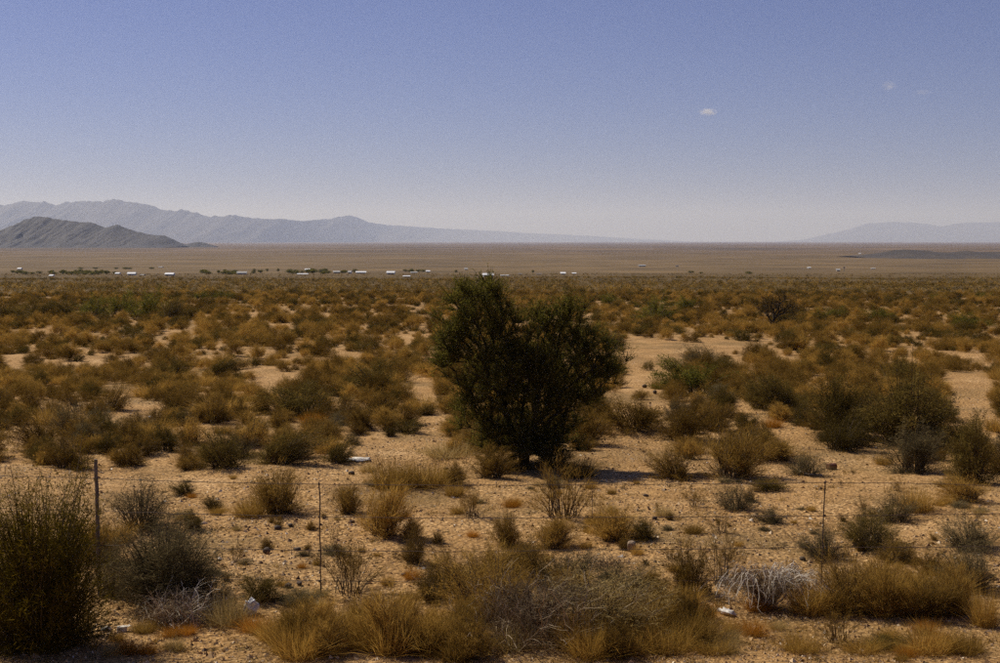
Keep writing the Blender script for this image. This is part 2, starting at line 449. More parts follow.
def shrub_shape(rng, n_stem=60, n_twig=2600, tl=0.11, tw=0.007, upright=0.3, seg=1, fuzz=0.5, stem_r=0.006, t0=0.3, crooked=0.05, lean=(0, 0)):
    a = rng.uniform(0, 2 * np.pi, n_stem)
    se = rng.random(n_stem) ** (0.75 - 0.3 * upright)
    ce = np.sqrt(np.maximum(1 - se ** 2, 0))
    ph = rng.uniform(0, 6.28, 3)
    lump = 1 + 0.13 * np.sin(2 * a + ph[0]) + 0.12 * np.sin(3 * a + ph[1] + 2 * se) + 0.10 * np.sin(5 * a + ph[2])
    ln = lump * np.clip(rng.normal(0.98, 0.13, n_stem), 0.6, 1.3)
    p = np.stack([np.cos(a) * ce * 0.5, np.sin(a) * ce * 0.5, np.maximum(se, 0.06) * 0.93], -1) * ln[:, None]
    p[:, 0] += lean[0] * p[:, 2]; p[:, 1] += lean[1] * p[:, 2]
    b0 = np.stack([np.cos(a), np.sin(a), np.zeros(n_stem)], -1) * (np.sqrt(rng.random(n_stem)) * 0.20)[:, None]
    b0[:, 2] = -0.03
    c = np.stack([p[:, 0] * (0.35 + 0.2 * rng.random(n_stem)), p[:, 1] * (0.35 + 0.2 * rng.random(n_stem)), p[:, 2] * (0.6 + 0.15 * rng.random(n_stem))], -1) + rng.normal(0, crooked, (n_stem, 3)) * [1, 1, 0.4]
    sb = MB()
    ts = np.linspace(0, 1, 5)
    for q in range(4):
        P0 = bez(b0, c, p, np.full(n_stem, ts[q])); P1 = bez(b0, c, p, np.full(n_stem, ts[q + 1]))
        V, Fc = tubes(P0, P1, np.full(n_stem, stem_r * (1.15 - ts[q])), np.full(n_stem, stem_r * (1.15 - ts[q + 1])))
        sb.add(V, Fc)
    k = rng.integers(0, n_stem, n_twig)
    t = t0 + (1.02 - t0) * rng.beta(1.7, 1.1, n_twig)
    base = bez(b0[k], c[k], p[k], t) + rng.normal(0, 0.035, (n_twig, 3))
    d = unit(dbez(b0[k], c[k], p[k], t) * (1 - fuzz) + unit(rng.normal(size=(n_twig, 3))) * fuzz * 1.1 + np.array([0, 0, 0.22]))
    L = tl * rng.uniform(0.5, 1.35, n_twig)
    base[:, 2] = np.maximum(base[:, 2], 0.0)
    stint = rng.normal(0, 0.13, n_stem)
    T = np.clip(rng.normal(0.5, 0.2, n_twig) + stint[k], 0, 1)
    fb = MB(); fb.add(*blades(base, d, L, np.full(n_twig, tw) * rng.uniform(0.7, 1.3, n_twig), rng.normal(0, 0.012, (n_twig, 3)), rng, T, seg))
    return fb, sb

def grass_shape(rng, n=900, w=0.0062, sp=0.46, seg=2, base_r=0.33, droop=0.30):
    a = rng.uniform(0, 2 * np.pi, n)
    r = base_r * np.sqrt(rng.random(n))
    base = np.stack([np.cos(a) * r, np.sin(a) * r, np.full(n, -0.02)], -1)
    th = np.abs(rng.normal(0, sp, n)); az = a + rng.normal(0, 1.2, n)
    lump = 1 + 0.16 * np.sin(2 * az + rng.uniform(0, 6)) + 0.12 * np.sin(3 * az + rng.uniform(0, 6))
    d = np.stack([np.sin(th) * np.cos(az), np.sin(th) * np.sin(az), np.cos(th)], -1)
    L = rng.beta(3.2, 1.6, n) * 1.12 * lump
    bend = np.stack([np.cos(az), np.sin(az), -np.full(n, 0.9)], -1) * (droop * rng.random(n) * (0.3 + th))[:, None] * L[:, None]
    T = np.clip(rng.normal(0.5, 0.22, n), 0, 1)
    fb = MB(); fb.add(*blades(base, d, L, np.full(n, w) * rng.uniform(0.7, 1.3, n), bend, rng, T, seg))
    return fb

def arcs_shape(rng, n, mode, r_main, sub=5, k=3):
    """bare dead branches; 'dome' = arching over and drooping, 'tangle' = every way"""
    mb = MB()
    for i in range(n):
        a = rng.uniform(0, 6.283)
        if mode == 'dome':
            b = np.array([rng.normal(0, .05), rng.normal(0, .05), rng.uniform(.0, .25)])
            re = rng.uniform(.28, .54); top = rng.uniform(.78, 1.0) * math.sqrt(max(0.15, 1 - (re * .95) ** 2))
            t = np.linspace(0, 1, 12)
            rr = re * t ** 0.9
            zz = b[2] * (1 - t) + top * np.sin(np.clip(t * 1.9, 0, np.pi / 2)) * (1 - 0.75 * np.clip((t - .5) / .5, 0, 1) ** 2 * rng.uniform(.4, 1))
            aa = a + rng.normal(0, .12) * t + 0.10 * np.sin(t * rng.uniform(4, 9) + rng.uniform(0, 6))
            P = np.stack([b[0] + np.cos(aa) * rr, b[1] + np.sin(aa) * rr, zz], -1)
        else:
            b = np.array([rng.uniform(-.3, .3), rng.uniform(-.3, .3), 0.0])
            e = np.array([b[0] + math.cos(a) * rng.uniform(.15, .4), b[1] + math.sin(a) * rng.uniform(.15, .4), rng.uniform(.1, .95)])
            c = (b + e) / 2 + np.array([rng.normal(0, .1), rng.normal(0, .1), rng.uniform(.1, .5)])
            t = np.linspace(0, 1, 8)[:, None]
            P = b * (1 - t) ** 2 + 2 * c * t * (1 - t) + e * t ** 2
            P[:, 2] = np.maximum(P[:, 2], 0.0)
        P = P + rng.normal(0, .008, P.shape)
        m = len(P) - 1
        rad = r_main * rng.uniform(.6, 1.3) * np.linspace(1.1, .35, m + 1)
        V, Fc = tubes(P[:-1], P[1:], rad[:-1], rad[1:], k); mb.add(V, Fc)
        for s in range(sub):
            j = rng.integers(m // 3, m + 1)
            d = unit(rng.normal(size=3) + (np.array([0, 0, -.9]) if mode == 'dome' else np.array([0, 0, .3])) + 0.8 * unit(P[min(j, m)] - P[max(j - 1, 0)]))
            ln = rng.uniform(.07, .22)
            q1 = P[j] + d * ln * .5; q2 = q1 + unit(d + rng.normal(0, .5, 3)) * ln * .5
            q1[2] = max(q1[2], 0); q2[2] = max(q2[2], 0)
            rr = rad[j] * .6
            V, Fc = tubes(np.array([P[j], q1]), np.array([q1, q2]), np.array([rr, rr * .8]), np.array([rr * .8, rr * .4]), k); mb.add(V, Fc)
    return mb

# shared plant meshes -------------------------------------------------
LIB = {}
def lib_shrub(key, mat, n, parts=True, **kw):
    out = []
    for i in range(n):
        rng = np.random.default_rng(abs(hash(key)) % 1000 + i * 17 if False else (sum(map(ord, key)) * 31 + i * 17))
        k2 = dict(kw); k2['upright'] = min(1, max(0, kw.get('upright', .3) + rng.normal(0, .15))); k2['lean'] = tuple(rng.normal(0, .16, 2))
        k2['n_stem'] = int(kw['n_stem'] * rng.uniform(.6, 1.25)); k2['crooked'] = rng.uniform(.04, .09)
        fb, sb = shrub_shape(rng, **k2)
        out.append((fb.mesh('foliage', M[mat]), sb.mesh('stems', M['stem'])))
    LIB[key] = out
lib_shrub('brown', 'brown', 7, n_stem=120, n_twig=6500, tl=0.10, tw=0.0072, upright=0.3, t0=0.12)
lib_shrub('olive', 'olive', 7, n_stem=110, n_twig=6500, tl=0.09, tw=0.0078, upright=0.2, t0=0.12)
lib_shrub('grey', 'grey', 4, n_stem=130, n_twig=6500, tl=0.10, tw=0.005, upright=0.1, fuzz=0.65, t0=0.12)
lib_shrub('goldshrub', 'gold', 7, n_stem=170, n_twig=7000, tl=0.13, tw=0.0058, upright=0.4, fuzz=0.36, t0=0.15)
lib_shrub('open', 'brown', 3, n_stem=42, n_twig=1900, tl=0.13, tw=0.0055, upright=0.75, fuzz=0.35, stem_r=0.0065, t0=0.4)
lib_shrub('green', 'green', 3, n_stem=60, n_twig=3600, tl=0.085, tw=0.011, upright=0.3, fuzz=0.55)
def lib_grass(key, mat, count, **kw):
    LIB[key] = [(grass_shape(np.random.default_rng(sum(map(ord, key)) * 7 + i), **kw).mesh('grass', M[mat]), None) for i in range(count)]
lib_grass('gold', 'gold', 7)
lib_grass('orange', 'orange', 2, n=900, sp=0.62, base_r=0.3)
lib_grass('straw', 'straw', 3, n=700, sp=0.55)

CAT = dict(brown='shrub', olive='shrub', grey='shrub', goldshrub='shrub', open='shrub', green='shrub', gold='grass', orange='grass', straw='grass')
NAME = dict(brown='brown_shrub', olive='olive_shrub', grey='grey_shrub', goldshrub='golden_shrub', open='open_shrub', green='green_shrub', gold='grass_clump', orange='grass_tuft', straw='grass_clump')
PLANTS = []       # (x, y, radius) of everything planted
def plant(kind, px, py, w, h, label, group=None, rz=None, parts=True, pos=None, name=None):
    """px, py: where its foot shows; w, h in photo pixels"""
    if pos is None:
        p = ground_at(px, py)
        s = p[1] / F / CP
        wm, hm = w * s, h * s * 0.95
        x = p[0] * (1 + 0.28 * wm / p[1]); y = p[1] + 0.28 * wm
    else:
        x, y, wm, hm = pos
    z = float(gz(x, y))
    rz = R.uniform(0, 6.28) if rz is None else rz
    fol, stem = LIB[kind][R.integers(len(LIB[kind]))]
    scl = (wm * 1.02, wm * R.uniform(0.85, 1.02), hm * 1.02)
    PLANTS.append((x, y, wm * 0.5))
    if kind in ('gold', 'straw', 'orange'):
        g = obj(name or NAME[kind], fol); root = g
        scl = (wm * 1.15, wm * 1.15, hm)
    else:
        root = empty(name or NAME[kind])
        obj('foliage', fol, root); obj('stems', stem, root)
    root.location = (x, y, z); root.rotation_euler = (0, 0, rz); root.scale = scl
    return tag(root, label, CAT[kind], group)

# ------------------------------------------------------------------ the big tree
def build_tree(name, basepx, lobes, label, seed, n_att, leaf_n, leaf_mat_, hscale=1.0, r_trunk=0.075, leaf=(0.05, 0.011), depth=0.9, group=None, stems=4):
    rng = np.random.default_rng(seed)
    b = ground_at(*basepx)
    s = b[1] / F / CP
    pts = []
    wts = np.array([l[2] * l[3] for l in lobes], float); wts /= wts.sum()
    for k in rng.choice(len(lobes), n_att, p=wts):
        cx, cy, rx, ry = lobes[k]
        v = unit(rng.normal(size=3)) * rng.random() ** (1 / 2.2) * (1.35 if rng.random() < .2 else 1.0)
        pts.append([(cx - basepx[0] + v[0] * rx) * s, v[1] * (rx + ry) * 0.5 * s * depth + (cx - basepx[0]) * 0.0, max((basepx[1] - cy + v[2] * ry) * s, 0.18)])
    pts = np.array(pts)
    # centre each lobe a bit fore or aft so that the crown has depth
    order = np.argsort(np.linalg.norm(pts, axis=1))
    nodes = [np.array([0, 0, -0.1]), np.array([0.0, 0, 0.22])]; par = [-1, 0]; cost = [0, .3]
    for i in range(stems):
        a = 6.28 * i / stems + 0.5
        nodes.append(np.array([math.cos(a) * .16, math.sin(a) * .14, .5])); par.append(1); cost.append(.65)
    leaf_nodes = []
    for i in order:
        P = pts[i]
        NN = np.array(nodes); C = np.array(cost)
        dd = np.linalg.norm(NN - P, axis=1)
        j = int(np.argmin(dd * 1.0 + C * 0.42 + np.where(NN[:, 2] > P[2] + .05, .35, 0)))
        d = dd[j]
        ns = max(1, int(d / 0.16))
        prev = j
        for q in range(1, ns + 1):
            t = q / ns
            X = nodes[j] * (1 - t) + P * t
            X = X + np.array([0, 0, 0.07 * d * math.sin(math.pi * t)]) + (rng.normal(0, .018, 3) if q < ns else 0)
            nodes.append(X); par.append(prev); cost.append(cost[prev] + d / ns); prev = len(nodes) - 1
        leaf_nodes.append(prev)
    NN = np.array(nodes); par = np.array(par)
    cnt = np.zeros(len(NN)); cnt[leaf_nodes] = 1
    for i in range(len(NN) - 1, 0, -1): cnt[par[i]] += cnt[i]
    rad = r_trunk * np.sqrt(np.maximum(cnt, .3) / cnt[0]) ** 1.05 + 0.0025
    trunk = MB(); limb = MB()
    for i in range(1, len(NN)):
        tgt = trunk if (cnt[i] > cnt[0] * 0.09) else limb
        V, Fc = tubes(NN[par[i]][None], NN[i][None], np.array([rad[par[i]] if par[i] > 1 else rad[par[i]] * 1.0]), np.array([rad[i]]), 7 if tgt is trunk else 4); tgt.add(V, Fc)
    # twigs with small leaflets
    tips = NN[leaf_nodes]; pd = unit(tips - NN[par[leaf_nodes]])
    mids = [i for i in range(2, len(NN)) if cnt[i] < 4]
    src = np.concatenate([NN[mids], tips, tips]); sd = np.concatenate([unit(NN[mids] - NN[par[mids]]), pd, pd])
    ntw = 4
    fol = MB(); 
    base = np.repeat(src, ntw, 0); d0 = np.repeat(sd, ntw, 0)
    d = unit(d0 * .45 + unit(rng.normal(size=base.shape)) * .6 + [0, 0, .55])
    L = rng.uniform(.10, .26, len(base)) * hscale
    endp = base + d * L[:, None] + rng.normal(0, .01, base.shape)
    V, Fc = tubes(base, endp, np.full(len(base), .0028), np.full(len(base), .0012), 3); limb.add(V, Fc)
    k = rng.integers(0, len(base), leaf_n)
    t = rng.random(leaf_n)[:, None]
    lb = base[k] * (1 - t) + endp[k] * t
    ld = unit(d[k] * .6 + unit(rng.normal(size=lb.shape)) * .9)
    tt = rng.normal(0, .16, len(base))
    T = np.clip(rng.normal(.5, .2, leaf_n) + tt[k], 0, 1)
    fol.add(*blades(lb, ld, leaf[0] * rng.uniform(.6, 1.4, leaf_n), leaf[1] * rng.uniform(.7, 1.3, leaf_n), rng.normal(0, .006, (leaf_n, 3)), rng, T, 1))
    root = empty(name, tuple(b))
    tr = obj('trunk', trunk.mesh('trunk', M['bark'], True), root)
    obj('limbs', limb.mesh('limbs', M['bark']), tr)
    obj('crown', fol.mesh('crown', M[leaf_mat_]), root)
    PLANTS.append((b[0], b[1], 1.0))
    return tag(root, label, 'tree', group)

build_tree('tree', (524, 464),
           [(470, 312, 26, 26), (487, 293, 18, 16), (462, 338, 22, 18), (500, 325, 18, 26), (508, 360, 26, 30), (545, 330, 22, 24), (566, 318, 16, 14), (572, 345, 24, 20), (540, 368, 24, 24),
            (594, 362, 24, 18), (606, 378, 16, 12), (446, 366, 14, 14), (470, 388, 20, 14), (492, 400, 22, 24), (530, 405, 30, 30), (570, 400, 24, 16), (592, 396, 16, 10), (520, 436, 30, 20), (556, 430, 20, 14), (466, 410, 12, 10), (528, 448, 40, 14), (490, 436, 24, 16), (548, 446, 32, 14), (478, 420, 20, 16), (500, 372, 36, 34), (556, 385, 34, 30), (455, 350, 18, 20)],
           'large dark green many-stemmed tree standing alone in the middle of the plain', 11, 900, 135000, 'green', r_trunk=0.09, leaf=(0.055, 0.0105), hscale=1.45)

# ------------------------------------------------------------------ fence
def build_fence():
    root = empty('wire_fence', (0, 13.4, float(gz(0, 13.4))))
    tag(root, 'rusty four-strand barbed wire fence crossing the foreground', 'fence')
    ox, oy, oz = root.location
    def at(px, py):       # a point on the fence line (which runs straight across at y = 13.4)
        d = ray(px, py); t = 13.4 / d[1]; return np.array([d[0] * t, 13.4, CZ + d[2] * t])
    wires = [
        [(-260, 473), (-60, 474), (93, 478.5), (205, 482), (319, 484.2), (450, 485.6), (592, 484.6), (700, 484.2), (825, 482.6), (920, 483.6), (1010, 486), (1190, 484), (1330, 485)],
        [(-260, 506), (-60, 507), (93, 511), (205, 514.5), (319, 517), (450, 518.4), (592, 517.6), (700, 517), (825, 515.8), (920, 515), (1010, 513.4), (1190, 515), (1330, 516)],
        [(-260, 540), (-60, 541), (93, 545), (205, 548.5), (319, 550.6), (450, 552), (592, 550), (700, 549), (825, 547.2), (920, 547.4), (1010, 546.6), (1190, 548), (1330, 549)],
        [(-260, 571), (-60, 572), (93, 576), (205, 579), (319, 581), (450, 582.5), (592, 581), (700, 581), (825, 579), (920, 579), (1010, 578), (1190, 579), (1330, 580)]]
    rng = np.random.default_rng(5)
    barb = MB()
    for w in wires:
        P = []
        for (x0, y0), (x1, y1) in zip(w[:-1], w[1:]):
            n = 10
            for q in range(n): P.append(at(x0 + (x1 - x0) * q / n, y0 + (y1 - y0) * q / n))
        P.append(at(*w[-1])); P = np.array(P)
        P += rng.normal(0, .0025, P.shape)
        V, Fc = polytube(P - [ox, oy, oz], np.full(len(P), .0030), 5)
        mb = MB(); mb.add(V, Fc)
        wo_ = obj('wire', mb.mesh('wire', M['wire'], True), root)
        bb = MB()
        xs = np.arange(P[0][0] + .07, P[-1][0], .13)
        for xq in xs:
            zc = np.interp(xq, P[:, 0], P[:, 2])
            c = np.array([xq - ox, 13.4 - oy, zc - oz])
            for e in range(2):
                a = rng.uniform(0, 3.14)
                d = np.array([rng.normal(0, .3), math.cos(a), math.sin(a)]); d /= np.linalg.norm(d)
                V, Fc = tubes((c - d * .014)[None], (c + d * .014)[None], np.array([.0014]), np.array([.0014]), 3); bb.add(V, Fc)
        tag(obj('barb', bb.mesh('barb', M['wire']), wo_), kind='stuff')
    # thin steel stays
    for px, top, lean in [(-150, 470, 0), (319, 482.4, .012), (825, 480.6, -.03), (1075, 482, .01)]:
        a = at(px, top); a[1] += .006
        gx = a[0] + lean; g = np.array([gx, 13.406, float(gz(gx, 13.4)) - .25])
        t = np.linspace(0, 1, 9)[:, None]
        P = g * (1 - t) + a * t + rng.normal(0, .003, (9, 3)) * [1, 0, 0]
        mb = MB(); V, Fc = polytube(P - [ox, oy, oz], np.full(9, .0065), 6); mb.add(V, Fc)
        for w in wires:      # wire ties
            zz = np.interp(px, [q[0] for q in w], [q[1] for q in w]); c = at(px, zz) - [ox, oy, oz]
            V, Fc = box(c + [0, .004, 0], (.018, .018, .018)); mb.add(V, Fc)
        obj('stay', mb.mesh('stay', M['steel']), root)
    # a twisted wire dropper between the top two strands
    t = np.linspace(0, 1, 14)[:, None]; P = at(592, 483.6) * (1 - t) + at(592.4, 519) * t; P[:, 0] += .004 * np.sin(t[:, 0] * 40)
    mb = MB(); V, Fc = polytube(P - [ox, oy, oz] + [0, .005, 0], np.full(14, .0032), 5); mb.add(V, Fc); obj('dropper', mb.mesh('dropper', M['wire'], True), root)
    # weathered wooden line post
    for px, top in [(94.5, 460), (1190, 464)]:
        a = at(px, top); g = np.array([a[0] + .015, 13.42, float(gz(a[0], 13.42)) - .3]); a[1] = 13.445
        t = np.linspace(0, 1, 12)[:, None]
        P = g * (1 - t) + a * t + rng.normal(0, .0025, (12, 3)) * [1, 1, 0]
        P[:, 1] = 13.436
        mb = MB(); V, Fc = polytube(P - [ox, oy, oz], np.linspace(.021, .018, 12) + rng.normal(0, .001, 12), 9); mb.add(V, Fc)
        obj('post', mb.mesh('post', M['post']), root)
build_fence()

# ------------------------------------------------------------------ the plants that can be told apart in the photograph
def big_bush(name, px, py, w, h, label, mat, seed, stem_mat='stem', **kw):
    p = ground_at(px, py); s = p[1] / F / CP
    wm, hm = w * s, h * s * 0.95
    rng = np.random.default_rng(seed)
    fb, sb = shrub_shape(rng, **kw)
    x = p[0] * (1 + .28 * wm / p[1]); y = p[1] + .28 * wm
    root = empty(name, (x, y, float(gz(x, y))), rng.uniform(0, 6))
    root.scale = (wm, wm, hm)
    obj('foliage', fb.mesh('foliage', M[mat]), root); obj('stems', sb.mesh('stems', M[stem_mat]), root)
    PLANTS.append((x, y, wm * .5))
    return tag(root, label, 'shrub')

big_bush('broom_shrub', 42, 656, 150, 172, 'tall dense yellow-green bush filling the lower left corner before the fence', 'greengold', 21,
         n_stem=520, n_twig=42000, tl=.05, tw=.0052, upright=.22, fuzz=.62, t0=.06, crooked=.03)
big_bush('broom_shrub', -25, 640, 90, 140, 'yellow-green bush cut off by the left edge beside the tall bush', 'greengold', 22,
         n_stem=260, n_twig=16000, tl=.06, tw=.0055, upright=.45, fuzz=.24, t0=.15, crooked=.03)
big_bush('grey_shrub', 168, 612, 142, 84, 'broad dark grey bush behind the pale dead brush pile', 'grey', 23, n_stem=300, n_twig=26000, tl=.07, tw=.0042, upright=.2, fuzz=.6, t0=.1)
big_bush('grey_shrub', 142, 533, 88, 50, 'thin grey bush just right of the wooden fence post', 'grey', 24, n_stem=120, n_twig=6000, tl=.09, tw=.0045, upright=.2, fuzz=.6)
big_bush('grey_shrub', 838, 438, 62, 66, 'grey-green round bush at the left of the dark thicket by the sandy wash', 'olive', 25, n_stem=120, n_twig=9000, tl=.08, tw=.007, upright=.2, fuzz=.6)
big_bush('grey_shrub', 908, 448, 112, 78, 'widest dark bush of the thicket above the sandy wash', 'olive', 26, n_stem=200, n_twig=14000, tl=.06, tw=.006, upright=.15, fuzz=.6)
big_bush('grey_shrub', 914, 474, 66, 46, 'dark bush at the front of the thicket beside the sandy wash', 'grey', 27, n_stem=120, n_twig=9000, tl=.09, tw=.007, upright=.15, fuzz=.6)
big_bush('grey_shrub', 972, 484, 62, 70, 'tall dark bush at the right edge above the top fence wire', 'olive', 28, n_stem=120, n_twig=9000, tl=.08, tw=.007, upright=.2, fuzz=.6)
big_bush('leaning_shrub', 868, 552, 76, 40, 'low dark windswept bush leaning right beyond the right fence stay', 'olive', 29, n_stem=140, n_twig=9000, tl=.085, tw=.005, upright=.1, fuzz=.5)

